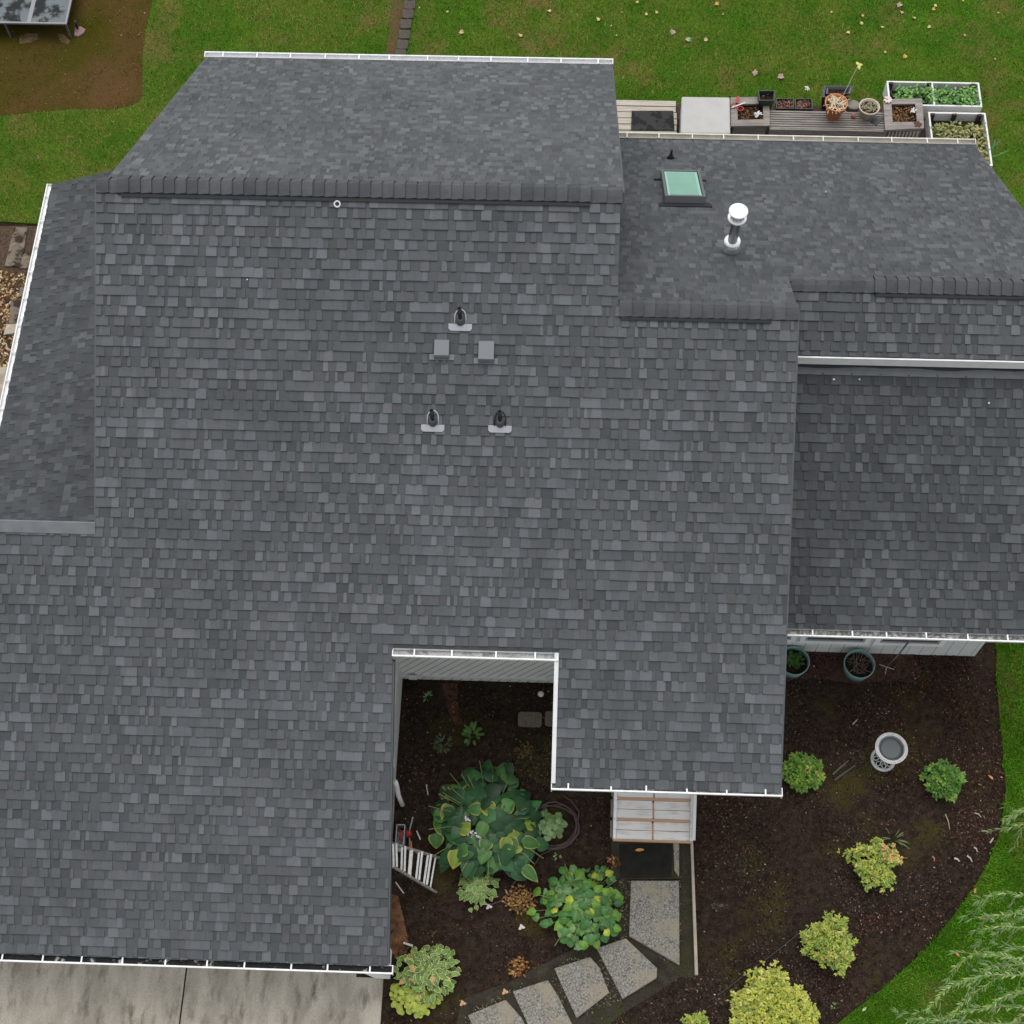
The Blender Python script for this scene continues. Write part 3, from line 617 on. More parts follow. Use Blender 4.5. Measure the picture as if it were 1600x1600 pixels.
# skylight
off = .14
A = hits(PN2, 1034, 264.5, off); B_ = hits(PN2, 1095, 266, off); C_ = hits(PN2, 1101.5, 306.5, off); D_ = hits(PN2, 1037.5, 306, off)
x0, x1 = (A.x+D_.x)/2, (B_.x+C_.x)/2
vtop = (hits(PN2, 1070, 306, off)-SN2.N*off-SN2.O); va = vtop.dot(SN2.D); vb = (hits(PN2, 1066, 265, off)-SN2.N*off-SN2.O).dot(SN2.D)
def fbox(m, S, u0, u1, v0, v1, h0, h1): m.hexa([S.p(u0, v0, h0), S.p(u1, v0, h0), S.p(u1, v1, h0), S.p(u0, v1, h0)], [S.p(u0, v0, h1), S.p(u1, v0, h1), S.p(u1, v1, h1), S.p(u0, v1, h1)])
m = MB(); fw = .045
fbox(m, SN2, x0, x1, va, va+fw, .0, off); fbox(m, SN2, x0, x1, vb-fw, vb, .0, off); fbox(m, SN2, x0, x0+fw, va+fw, vb-fw, .0, off); fbox(m, SN2, x1-fw, x1, va+fw, vb-fw, .0, off)
sk = m.build('skylight', mk('skylight_frame', (.16, .17, .175), rough=.4, metal=.3), HOUSE, bevel=.004)
m = MB(); fbox(m, SN2, x0+fw+.012, x1-fw-.012, va+fw+.012, vb-fw-.012, .02, off-.02); m.build('pane', M['glass2'], sk)
m = MB(); fbox(m, SN2, x0+fw+.05, x1-fw-.05, va+fw+.05, vb-fw-.06, .02, off-.014); m.build('inner_pane', M['glass'], sk)
m = MB(); fbox(m, SN2, x0+fw, x1-fw, va+fw, vb-fw, .01, off-.05); m.build('gasket', M['black'], sk)
for q in ((x0-.10, x1+.10, va-.16, va-.001, .008, .022), (x0-.12, x0-.001, vb-.2, vb-.14, .008, .03), (x1+.001, x1+.10, vb-.22, vb-.15, .008, .03)): m = MB(); fbox(m, SN2, *q); m.build('skylight_flashing', M['black'], sk)

# ------------------------------------------------------------------ plants
def jit(c, a=.15):
    k = 1+random.uniform(-a, a); return tuple(max(0, x*k*(1+random.uniform(-a/3, a/3))) for x in c)
def leaf(m, base, d, L, W, cc, ce=None, curl=.35, shape='oval', fold=.18, nt=6, mid=None):
    """one leaf blade: starts at base, runs along d, droops and folds along its midrib"""
    base = Vector(base); d = Vector(d).normalized(); up = Vector((0, 0, 1)); s = d.cross(up)
    if s.length < .05: s = Vector((1, 0, 0))
    s.normalize(); n = s.cross(d).normalized(); ce = ce or cc; mid = mid or cc
    lat = (-1, -.74, -.35, 0, .35, .74, 1) if ce != cc else (-1, -.5, 0, .5, 1)
    vs = []; cs = []; k = len(lat)
    for i in range(nt+1):
        t = i/nt
        if shape == 'heart': wd = W*.5*(math.sin(math.pi*min(1, t*1.0)**.62)**.8 if 0 < t < 1 else .02)
        elif shape == 'round': wd = W*.5*(math.sin(math.pi*t)**.5 if 0 < t < 1 else .04)
        elif shape == 'thin': wd = W*.5*(math.sin(math.pi*t)**.8 if 0 < t < 1 else .02)
        else: wd = W*.5*(math.sin(math.pi*t**.8)**.85 if 0 < t < 1 else .03)
        c = base+d*(L*t)-up*(L*curl*t*t)*.6+n*(L*.06*math.sin(math.pi*t))
        for a in lat:
            vs.append(c+s*(wd*a)+n*(fold*wd*(abs(a)-.3*a*a)+random.uniform(-1, 1)*.03*wd*abs(a)))
            e = abs(a) >= .9 or (t > .93); cs.append(ce if e else (mid if abs(a) < .1 else cc))
    m.add(vs, [(i*k+j, i*k+j+1, (i+1)*k+j+1, (i+1)*k+j) for i in range(nt) for j in range(k-1)], cs)
def sdir(az, el): return Vector((math.cos(az)*math.cos(el), math.sin(az)*math.cos(el), math.sin(el)))
GREEN = (.028, .085, .026)
def hosta(px, py, rx, n, L, W, hgt, pal, label, fold=.18, spread=1.0, shape='heart', stems=5, scale_y=1.0, name='hosta', seed=1, stemcol=(.16, .2, .06), flower=None, extra=None):
    random.seed(seed); c = Vector(atg(px, py, .03)); g = c-Vector((0, 0, .03))
    t = thing(name, g, label, 'hosta')
    m = MB(); st = MB()
    for i in range(n):
        q = (i+.5)/n; az = i*2.39996+random.uniform(-.3, .3); r = rx*math.sqrt(q)*spread*random.uniform(.8, 1.08)*(1+.10*math.sin(3*az+seed)+.07*math.sin(5*az+2*seed))
        tip = g+Vector((math.cos(az)*r, math.sin(az)*r*scale_y, hgt*(1-q**1.4*.75)*random.uniform(.85, 1.1)+.05))
        ll = L*random.uniform(.55, 1.2); ww = W*random.uniform(.8, 1.1); el = random.uniform(-.35, .25)-q*.25
        d = sdir(az+random.gauss(0, .55), el); b = tip-d*ll*.55
        cc, ce = pal(q, az); leaf(m, b, d, ll, ww, cc, ce, curl=random.uniform(.2, .8), shape=shape, fold=fold*random.uniform(.5, 1.5), mid=tuple(x*1.25 for x in cc))
        if i % 2 == 0: st.tube([g+Vector((math.cos(az)*.04, math.sin(az)*.04, 0)), (g+b)/2+Vector((0, 0, .06)), b], .006, n=4, col=stemcol)
    m.build('foliage', M['leaf'], t, smooth=True)
    for i in range(stems):
        az = random.uniform(0, 6.28); r = rx*random.uniform(.6, 1.15); e = g+Vector((math.cos(az)*r, math.sin(az)*r, hgt*random.uniform(.6, 1.2)))
        st.tube([g, g*.5+e*.5+Vector((0, 0, .15)), e], .006, n=4, col=(.2, .22, .09))
    st.build('stem', M['leafm'], t)
    if flower:
        m = MB()
        for (fx, fy) in flower:
            p = Vector(atg(fx, fy, hgt+.1))
            for k in range(7): leaf(m, p+Vector([random.uniform(-.03, .03) for _ in range(3)]), sdir(random.uniform(0, 6.28), random.uniform(-.2, .8)), .06, .03, (.62, .52, .66), nt=3)
        m.build('flower', M['leafm'], t, smooth=True)
    return t
def pal_dark(q, az):
    r = random.random()
    low = math.sin(az) < .15
    if r < (.06 if low else .01): return jit((.17, .25, .035)), (.46, .36, .06)
    if r < (.15 if low else .04): return jit((.045, .13, .03)), (.34, .34, .05)
    if r < .6: return jit((.020, .066, .022), .35), None
    if r < .88: return jit((.034, .110, .034), .35), None
    return jit((.08, .19, .05), .2), None
hosta(766, 1290, .93, 195, .32, .25, .50, pal_dark, 'big dark green hosta with yellow edged leaves in the courtyard', scale_y=1.0, stems=30, flower=[(730, 1281), (735, 1298), (752, 1292), (747, 1306)], seed=3)
def pal_lime(q, az):
    r = random.random()
    if r < .09: return jit((.38, .42, .05)), (.22, .34, .04)
    if r < .35: return jit((.13, .26, .035)), None
    return (jit((.060, .165, .04), .3), None) if r < .8 else (jit((.14, .26, .09), .2), None)
hosta(908, 1418, .70, 200, .185, .155, .42, pal_lime, 'light green hosta with yellowing round leaves beside the path slabs', fold=.5, shape='heart', stems=12, seed=5)
def pal_var(q, az): return jit((.13, .22, .055)), (.55, .60, .25)
hosta(746, 1388, .33, 85, .13, .085, .28, pal_var, 'small hosta with cream edged leaves below the big dark hosta', stems=0, seed=8)
def pal_var2(q, az):
    if random.random() < .06: return jit((.5, .36, .12)), (.6, .5, .25)
    return jit((.13, .23, .045), .25), (.78, .78, .36)
hosta(672, 1522, .52, 170, .145, .09, .46, pal_var2, 'large cream edged hosta at the garage corner', scale_y=.9, stems=0, seed=12)
def pal_yel(q, az): return jit((.34, .40, .055)), (.42, .48, .1)
hosta(648, 1562, .44, 120, .11, .085, .3, pal_yel, 'yellow green plant at the driveway edge, under the cream edged hosta', shape='round', stems=0, seed=13, scale_y=.6, name='ground_plant')
hosta(858, 1294, .26, 28, .16, .12, .25, lambda q, a: (jit((.15, .24, .09)), None), 'pale leaved plant inside the coiled hose', shape='round', stems=3, seed=14, name='ground_plant')

def shrub(px, py, r, h, n, ll, pal, label, name='shrub', seed=1, star=5, sq=1.0, lump=.2):
    random.seed(seed); g = Vector(atg(px, py)); t = thing(name, g, label, 'shrub'); m = MB(); lo = [random.uniform(0, 6.28) for _ in range(4)]
    def rad(az, el): return 1+lump*(math.sin(3*az+lo[0])*math.cos(2*el+lo[1])+.6*math.sin(5*az+lo[2]+3*el)+.6*math.sin(9*az+lo[3]+2*el))
    for i in range(n):
        az = random.uniform(0, 6.283); el = math.asin(random.uniform(-.1, 1)); dep = random.choice((1, 1, .9, .78, .6))*random.uniform(.88, 1.06)*(1.14 if random.random() < .05 else 1)
        k = rad(az, el)*dep; c = g+Vector((math.cos(az)*math.cos(el)*r*k, math.sin(az)*math.cos(el)*r*k*sq, h*.45+h*.55*math.sin(el)*k))
        out = sdir(az, max(el, .1)); 
        col = pal(random.random(), az, el)
        for j in range(star):
            a2 = random.uniform(0, 6.283); d = (out*random.uniform(.3, .9)+sdir(a2, random.uniform(-.3, .5))).normalized()
            leaf(m, c, d, ll*random.uniform(.7, 1.2), ll*.5, jit(col, .2), None, nt=2, curl=.3, shape='oval')
    m.build('foliage', M['leaf'], t, smooth=False); st = MB()
    for i in range(9):
        az = i*.7+.2; st.tube([g+Vector((0, 0, -.02)), g+Vector((math.cos(az)*r*.35, math.sin(az)*r*.35, h*.45)), g+Vector((math.cos(az)*r*.7, math.sin(az)*r*.7, h*.62))], [.012, .008, .004], n=5, col=(.05, .035, .02))
    st.build('stem', M['leafm'], t); return t
gr = lambda q, a, e: (.070, .175, .012) if q < .6 else ((.15, .27, .02) if q < .88 else (.30, .32, .05))
shrub(1252, 1212, .28, .38, 420, .07, gr, 'round green shrub beside the porch roof corner', seed=21)
shrub(1470, 1224, .27, .36, 420, .075, lambda q, a, e: (.055, .150, .012) if q < .7 else (.14, .25, .03), 'round dark green shrub to the right of the bird bath', seed=22)
yg = lambda q, a, e: (.30, .36, .045) if q < .5 else ((.17, .26, .04) if q < .85 else (.50, .44, .10))
shrub(1362, 1354, .35, .42, 620, .055, lambda q, a, e: (.50, .30, .10) if (0 < a < 1.3 and q < .45) else yg(q, a, e), 'yellow green shrub with orange tipped leaves, below the bird bath', seed=23, lump=.22)
shrub(1291, 1478, .38, .48, 760, .055, yg, 'yellow green shrub between the bare wire and the large golden bush', seed=24)
shrub(1202, 1590, .62, .75, 2100, .06, lambda q, a, e: (.40, .42, .05) if q < .6 else ((.24, .31, .045) if q < .85 else (.55, .52, .14)), 'large golden bush at the bottom of the garden', seed=25, lump=.12)
shrub(1088, 1612, .22, .4, 220, .055, yg, 'tip of a small yellow green bush at the lower edge, left of the golden bush', seed=26)
def dry(px, py, r, label, seed, n=150, c1=(.24, .13, .05), c2=(.36, .20, .07), h=.12):
    random.seed(seed); g = Vector(atg(px, py)); t = thing('dried_plant', g, label, 'dead plant'); m = MB()
    for i in range(n):
        az = random.uniform(0, 6.28); rr = r*math.sqrt(random.random()); c = g+Vector((math.cos(az)*rr, math.sin(az)*rr*.8, random.uniform(.01, h)))
        leaf(m, c, sdir(random.uniform(0, 6.28), random.uniform(-.2, .8)), random.uniform(.04, .09), .03, jit(random.choice((c1, c2, (.1, .05, .02))), .3), None, nt=3)
    m.build('foliage', M['leafm'], t)
    s2 = MB()
    for i in range(12):
        az = i*.52; s2.tube([g, g+Vector((math.cos(az)*r*.8, math.sin(az)*r*.7, h*.7))], .003, n=4, col=(.2, .12, .06))
    s2.build('stem', M['leafm'], t)
dry(812, 1406, .25, 'dried orange brown plant between the two large hostas', 31, n=230)
dry(808, 1512, .18, 'small dried orange plant above the lower slabs', 32, n=100, c1=(.30, .12, .03))
dry(818, 1175, .17, 'faded reddish plant below the stepping stone', 33, n=60, c1=(.09, .06, .015), c2=(.06, .08, .02))
dry(960, 1352-5, .10, 'dry reddish twigs beside the doormat', 34, n=40, c1=(.2, .07, .04))
def weed(px, py, r, n, label, seed, col=(.05, .13, .03), L=.1, h=.1, W=.03, name='small_plant'):
    random.seed(seed); g = Vector(atg(px, py)); m = MB()
    for i in range(n):
        az = random.uniform(0, 6.28); rr = r*math.sqrt(random.random())
        leaf(m, g+Vector((math.cos(az)*rr*.6, math.sin(az)*rr*.6, random.uniform(0, h))), sdir(az, random.uniform(0, .9)), L*random.uniform(.7, 1.2), W, jit(col, .25), None, nt=4, shape='thin')
    return tag(m.build(name, M['leaf'], origin=g, smooth=True), label, 'plant')
weed(669, 1090, .08, 8, 'tiny pale green seedling near the garage wall', 41, (.10, .26, .08), L=.09)
weed(692, 1165, .2, 70, 'dull fine leaved plant left in the dark courtyard', 42, (.06, .085, .03), L=.08, h=.2)
weed(738, 1152, .17, 45, 'green leafy sprig between courtyard wall and big hosta', 43, (.07, .16, .03), L=.13, h=.25, W=.05)
weed(871, 1342-4, .05, 6, 'tiny green weed right of the coiled hose', 44, (.10, .22, .06), L=.06)
weed(700, 1245, .16, 40, 'yellowish flower stalk leaning left of the big hosta', 45, (.18, .19, .05), L=.08, h=.2)
weed(1395, 1312, .12, 14, 'grassy tuft behind the orange tipped shrub', 46, (.12, .16, .05), L=.22, h=.05, W=.015)
weed(1120, 1418, .1, 10, 'faint brown green weed right of the beige board', 47, (.06, .06, .02), L=.08, h=.02)
weed(1302, 1568+5, .06, 8, 'tiny green weed in the moss at the lower right of the bed', 48, (.12, .18, .06), L=.05)

# willow: trunk outside the frame, drooping branches over the lawn
random.seed(51)
wt = Vector((10.4, 2.6, 0)); wt.z = float(gz(wt.x, wt.y)); WIL = thing('willow_tree', wt, 'weeping willow reaching in over the lawn from the right', 'tree')
MB().tube([wt, wt+Vector((.1, .05, 1.5)), wt+Vector((-.1, .1, 3.0)), wt+Vector((-.2, 0, 4.4))], [.2, .17, .13, .08], n=12, col=(.12, .09, .06)).build('trunk', M['leafm'], WIL, smooth=True)
BR = [([(1700, 1500), (1600, 1525), (1540, 1522), (1480, 1540), (1445, 1585)], 2.6), ([(1700, 1450), (1600, 1500), (1560, 1492), (1520, 1490), (1492, 1512)], 2.7),
      ([(1700, 1400), (1600, 1452), (1565, 1445), (1530, 1455)], 2.4), ([(1690, 1370), (1600, 1400), (1570, 1395), (1545, 1398), (1530, 1422)], 2.4), ([(1690, 1340), (1600, 1425), (1560, 1430), (1532, 1437)], 2.2),
      ([(1700, 1240), (1620, 1258), (1590, 1268), (1566, 1284)], 2.3), ([(1690, 1270), (1610, 1285), (1580, 1292), (1568, 1296)], 2.1), ([(1700, 1290), (1620, 1320), (1590, 1322), (1578, 1326)], 2.1),
      ([(1700, 1470), (1610, 1482), (1580, 1478), (1572, 1492)], 2.5), ([(1700, 1560), (1610, 1575), (1560, 1572), (1500, 1582), (1455, 1600)], 2.2), ([(1700, 1580), (1600, 1600), (1520, 1598), (1440, 1590), (1415, 1596)], 1.9),
      ([(1700, 1530), (1620, 1545), (1580, 1552), (1540, 1575)], 2.5), ([(1690, 1350), (1610, 1375), (1585, 1380), (1560, 1378)], 2.3), ([(1700, 1410), (1620, 1425), (1580, 1440), (1550, 1462)], 2.2),
      ([(1700, 1620), (1600, 1640), (1500, 1632), (1450, 1618)], 2.0), ([(1700, 1520), (1640, 1512), (1590, 1506), (1540, 1512), (1510, 1545)], 2.7), ([(1700, 1490), (1620, 1500), (1570, 1520), (1510, 1560), (1480, 1596)], 2.3),
      ([(1700, 1560), (1640, 1560), (1590, 1590), (1570, 1620)], 2.4)]
BR = [BR[i] for i in (0, 1, 2, 3, 4, 5, 6, 8, 9, 10, 11, 13, 14, 15, 16, 17)]
bm_, lm_ = MB(), MB()
hub = wt+Vector((-.15, .05, 3.9))
for pts, hgt in BR:
    P3 = [Vector(atg(x, y, hgt+(.5-.25*i))) for i, (x, y) in enumerate(pts)]
    line = []
    for i in range(len(P3)-1):
        for k in range(6): line.append(P3[i].lerp(P3[i+1], k/6))
    line.append(P3[-1])
    line = [(line[max(i-2, 0)]+line[max(i-1, 0)]+line[i]+line[min(i+1, len(line)-1)]+line[min(i+2, len(line)-1)])/5 for i in range(len(line))]
    bm_.tube([hub, (hub+line[0])/2+Vector((0, 0, .3))]+line, [.03, .02]+[.009*(1-.75*i/len(line)) for i in range(len(line))], n=5, col=(.26, .25, .14))
    for i in range(2, len(line)):
        d = (line[i]-line[i-1]).normalized()
        for k in range(7):
            az = random.uniform(0, 6.28); sd_ = (d*.9+sdir(az, random.uniform(-.6, .4))*.75).normalized(); b = line[i-1].lerp(line[i], random.random())
            c = random.choice(((.20, .32, .08), (.09, .20, .03), (.36, .44, .20), (.28, .36, .08), (.12, .24, .05)))
            leaf(lm_, b, sd_, random.uniform(.05, .105), .014, jit(c, .2), None, nt=4, shape='thin', curl=.5)
        if i % 4 == 0:     # side twig
            az = random.uniform(0, 6.28); sd_ = (d+sdir(az, -.3)*.9).normalized(); e = line[i]+sd_*random.uniform(.25, .5)+Vector((0, 0, -.1)); bm_.tube([line[i], e], .003, n=3, col=(.24, .25, .12))
            for k in range(9):
                b = line[i].lerp(e, random.random()); leaf(lm_, b, (sd_+sdir(random.uniform(0, 6.28), -.2)*.6).normalized(), random.uniform(.08, .14), .016, jit((.17, .27, .10), .25), None, nt=4, shape='thin', curl=.5)
for i in range(900):       # the rest of the crown, beyond the frame
    az = random.uniform(0, 6.28); rr = random.uniform(.2, 1.6); c = hub+Vector((math.cos(az)*rr*.7+.8, math.sin(az)*rr, random.uniform(-1.6, .5)))
    leaf(lm_, c, sdir(az, -.9), .15, .02, jit((.16, .26, .09), .25), None, nt=2, shape='thin')
bm_.build('branch', M['leafm'], WIL); lm_.build('crown', M['leaf'], WIL, smooth=True)

# ------------------------------------------------------------------ entry steps, slabs, mat, board
def quad_w(pts, dz): return [Vector(atg(x, y, dz)) for x, y in pts]
def slab_thing(pts, dz, th, mat, name, label, cat, group=None, bevel=.01):
    P = quad_w(pts, dz); zt = sum(p.z for p in P)/len(P); c = sum(P, Vector())/len(P)
    # counter-clockwise order seen from above
    A = sum(P[i].x*P[(i+1) % len(P)].y-P[(i+1) % len(P)].x*P[i].y for i in range(len(P)))
    if A < 0: P = P[::-1]
    m = MB(); n = len(P); m.add([(p.x, p.y, p.z-th) for p in P]+[tuple(p) for p in P], [tuple(range(n))[::-1], tuple(range(n, 2*n))]+[(i, (i+1) % n, n+(i+1) % n, n+i) for i in range(n)])
    return tag(m.build(name, mat, origin=(c.x, c.y, zt-th), bevel=bevel), label, cat, group)
G_ = 'exposed aggregate slabs of the garden path'
slab_thing([(986, 1376), (1061, 1376), (1062, 1508), (983, 1462)], .10, .14, M['aggr'], 'path_slab', 'large aggregate slab below the doormat', 'slab', G_)
slab_thing([(932, 1481), (978, 1466), (1027, 1513), (1026, 1528), (973, 1561)], .09, .14, M['aggr'], 'path_slab', 'aggregate slab touching the light green hosta, second from the doormat', 'slab', G_)
slab_thing([(866, 1513), (922, 1495), (937, 1512), (952, 1551), (901, 1591)], .08, .14, M['aggr'], 'path_slab', 'aggregate slab in the middle of the curve, with a dark crack', 'slab', G_)
slab_thing([(801, 1549), (856, 1531), (872, 1556), (897, 1606), (862, 1630), (836, 1625)], .07, .14, M['aggr'], 'path_slab', 'aggregate slab cut by the lower edge of the photo, fourth from the doormat', 'slab', G_)
slab_thing([(731, 1586), (790, 1562), (815, 1590), (835, 1630), (800, 1650), (760, 1650)], .06, .12, M['aggr'], 'path_slab', 'lowest aggregate slab, nearest the driveway', 'slab', G_)
slab_thing([(955, 1312), (1063, 1312), (1063, 1374), (955, 1374)], .06, .1, M['wet'], 'landing_slab', 'dark wet landing slab under the doormat', 'slab', None)
slab_thing([(1052, 1315), (1061, 1315), (1061, 1371), (1054, 1360)], .068, .05, M['aggr'], 'edge_strip', 'narrow pale aggregate strip right of the doormat', 'kerb', None, bevel=0)
slab_thing([(968, 1319), (1050, 1319), (1049, 1370), (969, 1372)], .075, .014, M['mat'], 'doormat', 'dark doormat at the foot of the entry steps', 'doormat', None, bevel=.004)
slab_thing([(1079, 1313), (1083, 1313), (1091, 1523), (1086, 1523)], .10, .12, M['board'], 'edging_board', 'long beige timber board edging the path', 'board', None, bevel=.004)
for (a, b, sx, sy, ang, lab, col) in ((1000, 1329, .16, .05, .15, 'orange curled leaf on the doormat', (.6, .27, .08)),):
    m = MB(); c = Vector(atg(a, b, .10)); leaf(m, c-Vector((.08, 0, 0)), (1, .15, .05), sx, sy, col, None, nt=6); tag(m.build('fallen_leaf', M['leafm'], origin=c), lab, 'leaf')
# entry steps
base = atg(1022, 1316); zg = float(base[2]); ST = thing('entry_steps', base, 'worn white wooden steps with bare wood edges under the porch roof', 'steps')
rise, run = .165, .30
xl, xr_ = hz(960, 1311, zg+.17)[0], hz(1080, 1311, zg+.17)[0]; yf = hz(1020, 1314, zg+.17)[1]; xm = (xl+xr_)/2
for k in range(5):
    zt = zg+.17+k*rise; y0 = yf+k*run
    for a, b in ((xl+.03, xm-.016), (xm+.016, xr_-.03)):
        for q in (0, 1):
            m = MB().box(a, b, y0+.022+q*(run/2), y0+.018+(q+1)*(run/2)-.006, zt-.035, zt); m.build('tread', M['stepwhite'], ST)
    MB().box(xl-.02 if k == 0 else xl+.04, xr_+.02 if k == 0 else xr_-.02, y0-.012, y0+.02, zt-.055, zt+.003).build('nosing', M['nosing'], ST)
    MB().box(xl+.03, xr_-.03, y0+.024, y0+.04, zt-rise+.002, zt-.04).build('riser', M['stepwhite'], ST)
    MB().box(xm-.02, xm+.02, y0+.03, y0+run-.01, zt-.06, zt-.010).build('stringer', M['nosing'], ST)
for x, wd in ((xl, .05), (xr_-.0, .05)):
    m = MB(); m.hexa([(x-.025, yf+.02, zg), (x+.025, yf+.02, zg), (x+.025, yf+1.6, zg), (x-.025, yf+1.6, zg)], [(x-.025, yf+.02, zg+.18), (x+.025, yf+.02, zg+.18), (x+.025, yf+1.6, zg+.18+1.6*rise/run), (x-.025, yf+1.6, zg+.18+1.6*rise/run)]); m.build('stringer', M['stepwhite'], ST)
for k in range(3): MB().bar((xl-.05, yf+.06+k*run, zg+.06+k*rise), (xl-.05, yf+.06+k*run+.27, zg+.10+k*rise), .03, .09).build('side_brace', M['greywood'], ST)
MB().bar((xr_+.03, yf+.02, zg+.25), (xr_+.03, yf+1.5, zg+.25+1.5*rise/run), .05, .07).build('side_rail', M['white'], ST)

# ------------------------------------------------------------------ stepladder, tools, hose
lt = [Vector(p) for p in (atg(613, 1318, 1.15), atg(614, 1354, 1.15), atg(681, 1394, .0), atg(688, 1341, .0))]
LD = thing('stepladder', (lt[2]+lt[3])/2, 'white treaded stepladder leaning towards the garage wall', 'ladder')
for a, b in ((lt[0], lt[3]), (lt[1], lt[2])): MB().bar(a, b, .028, .06, col=(1, 1, 1)).build('side_rail', M['aludirty'], LD)
for k in range(6):
    t = (.02, .20, .39, .55, .74, .90)[k]; a = lt[0].lerp(lt[3], t); b = lt[1].lerp(lt[2], t*.96)
    dd = (lt[3]-lt[0]).normalized(); hv = Vector((dd.x, dd.y, 0)).normalized()
    for j in ((0,) if k in (2, 5) else (0, 1)):
        o_ = hv*(j*.05); m = MB(); m.bar(a+o_+Vector((0, 0, .02)), b+o_+Vector((0, 0, .02)), (.03, .03, .055, .032, .032, .025)[k], .02); m.build('tread', M['alu'], LD)
def onwall(px, py, x): return Vector(Pl((1, 0, 0), (x, 0, 0)).hit(px, py))
g0 = Vector(atg(640, 1300, .1)); TL = thing('garden_tool', Vector(atg(640, 1312)), 'red handled tool standing by the stepladder', 'tool')
MB().lathe(Vector(atg(639, 1303, .25)), [(.0, -.12), (.05, -.1), (.06, 0), (.05, .06), (.02, .1)], n=14).build('handle_grip', M['red'], TL, smooth=True)
MB().tube([Vector(atg(645, 1277, .55)), Vector(atg(640, 1297, .3)), Vector(atg(640, 1330, .02))], .012, n=8).build('shaft', M['lgrey'], TL)
MB().tube([Vector(atg(642, 1315, .2)), Vector(atg(643, 1328, .1))], .016, n=8).build('grip', M['orange'], TL)
BK = thing('tool_crate', Vector(atg(627, 1308)), 'open grey crate holding red tools beside the garage wall', 'crate')
c = Vector(atg(627, 1310, .0)); m = MB()
for a in (-1, 1): m.bar(c+Vector((a*.065, -.17, .12)), c+Vector((a*.065, .17, .12)), .015, .22); m.bar(c+Vector((-.065, a*.17, .12)), c+Vector((.065, a*.17, .12)), .015, .22)
m.box(c.x-.06, c.x+.06, c.y-.16, c.y+.16, c.z+.01, c.z+.03); m.build('crate_body', M['lgrey'], BK)
m = MB().tube([c+Vector((-.03, .1, .2)), c+Vector((.03, .02, .26)), c+Vector((0, -.08, .22))], .025, n=8); tag(m.build('hand_tool', M['red'], origin=c+Vector((0, 0, .2)), smooth=True), 'red hand tool lying in the grey crate', 'tool')
m = MB().lathe(c+Vector((.0, -.2, .1)), [(.0, -.08), (.04, -.07), (.045, .03), (.02, .06), (0, .07)], n=14); tag(m.build('glass_jar', M['lgrey'], origin=c+Vector((0, -.2, .02)), smooth=True), 'small pale jar between crate and stepladder', 'jar')
for (a, b, lab) in ((((651, 1298), (657, 1312)), .012, 'thin pale stick right of the red tool'), (((618, 1378), (631, 1396)), .01, 'pale stick on the soil below the stepladder'), (((630, 1473), (645, 1478)), .018, 'white plastic tube on the clay above the cream edged hosta'), (((666, 1226), (669, 1242)), .008, 'short grey stake left of the big hosta')):
    p, q = Vector(atg(*a[0], .03)), Vector(atg(*a[1], .03)); tag(MB().tube([p, q], b, n=7, col=(.6, .57, .52)).build('stick', M['attr'], origin=(p+q)/2), lab, 'stick')
# hose
random.seed(61); hp = []
for k in range(64):
    t = k/64*2*math.pi*3.2; rr = 36+4*math.sin(k*.31)+(k % 7)*.3; hp.append(Vector(atg(866+rr*math.cos(t)+2*math.sin(k*.5), 1287+rr*.92*math.sin(t)+3*math.sin(k*.2), .035+.0009*k)))
tail = [(845, 1335), (830, 1360), (812, 1372), (804, 1378), (795, 1395), (782, 1408), (768, 1413), (752, 1408)]
pts = [Vector(atg(x, y, .03)) for x, y in [(905, 1268), (893, 1252), (880, 1243)]][::-1]+hp+[Vector(atg(x, y, .03)) for x, y in tail]
tag(MB().tube(pts, .0125, n=6).build('garden_hose', M['hose'], origin=Vector(atg(866, 1290)), smooth=True), 'mauve garden hose coiled beside the big hosta', 'hose')

# ------------------------------------------------------------------ courtyard stones and lamp
def rrect(cx, cy, hx, hy, r, n=5):
    o = []
    for sx, sy, a0 in ((1, 1, 0), (-1, 1, 90), (-1, -1, 180), (1, -1, 270)):
        for k in range(n+1): t = math.radians(a0+90*k/n); o.append((cx+sx*(hx-r)+r*math.cos(t), cy+sy*(hy-r)+r*math.sin(t)))
    return o
for (px, py, hx, hy, lab) in ((828, 1125, .20, .13, 'tan stepping stone in the dark courtyard'), (868, 1124, .18, .13, 'stepping stone half hidden by the white rake board')):
    c = Vector(atg(px, py)); m = MB().slab(rrect(c.x, c.y, hx, hy, .05), c.z-.01, c.z+.05); tag(m.build('stepping_stone', mk('tan_stone', (.17, .14, .10), (.10, .085, .06), scale=22, detail=8, rough=.9, fine=.3, fscale=60), origin=c, bevel=.01), lab, 'stepping stone')
c = Vector(atg(845, 1088)); L_ = thing('solar_light', c, 'small round white garden light near the courtyard wall', 'garden light')
MB().lathe(c+Vector((0, 0, .1)), [(.0, 0), (.045, .0), (.055, .02), (.04, .05), (0, .06)], n=16).build('lamp_head', M['white'], L_, smooth=True); MB().lathe(c, [(.01, -.02), (.01, .1)], n=8).build('spike', M['lgrey'], L_)

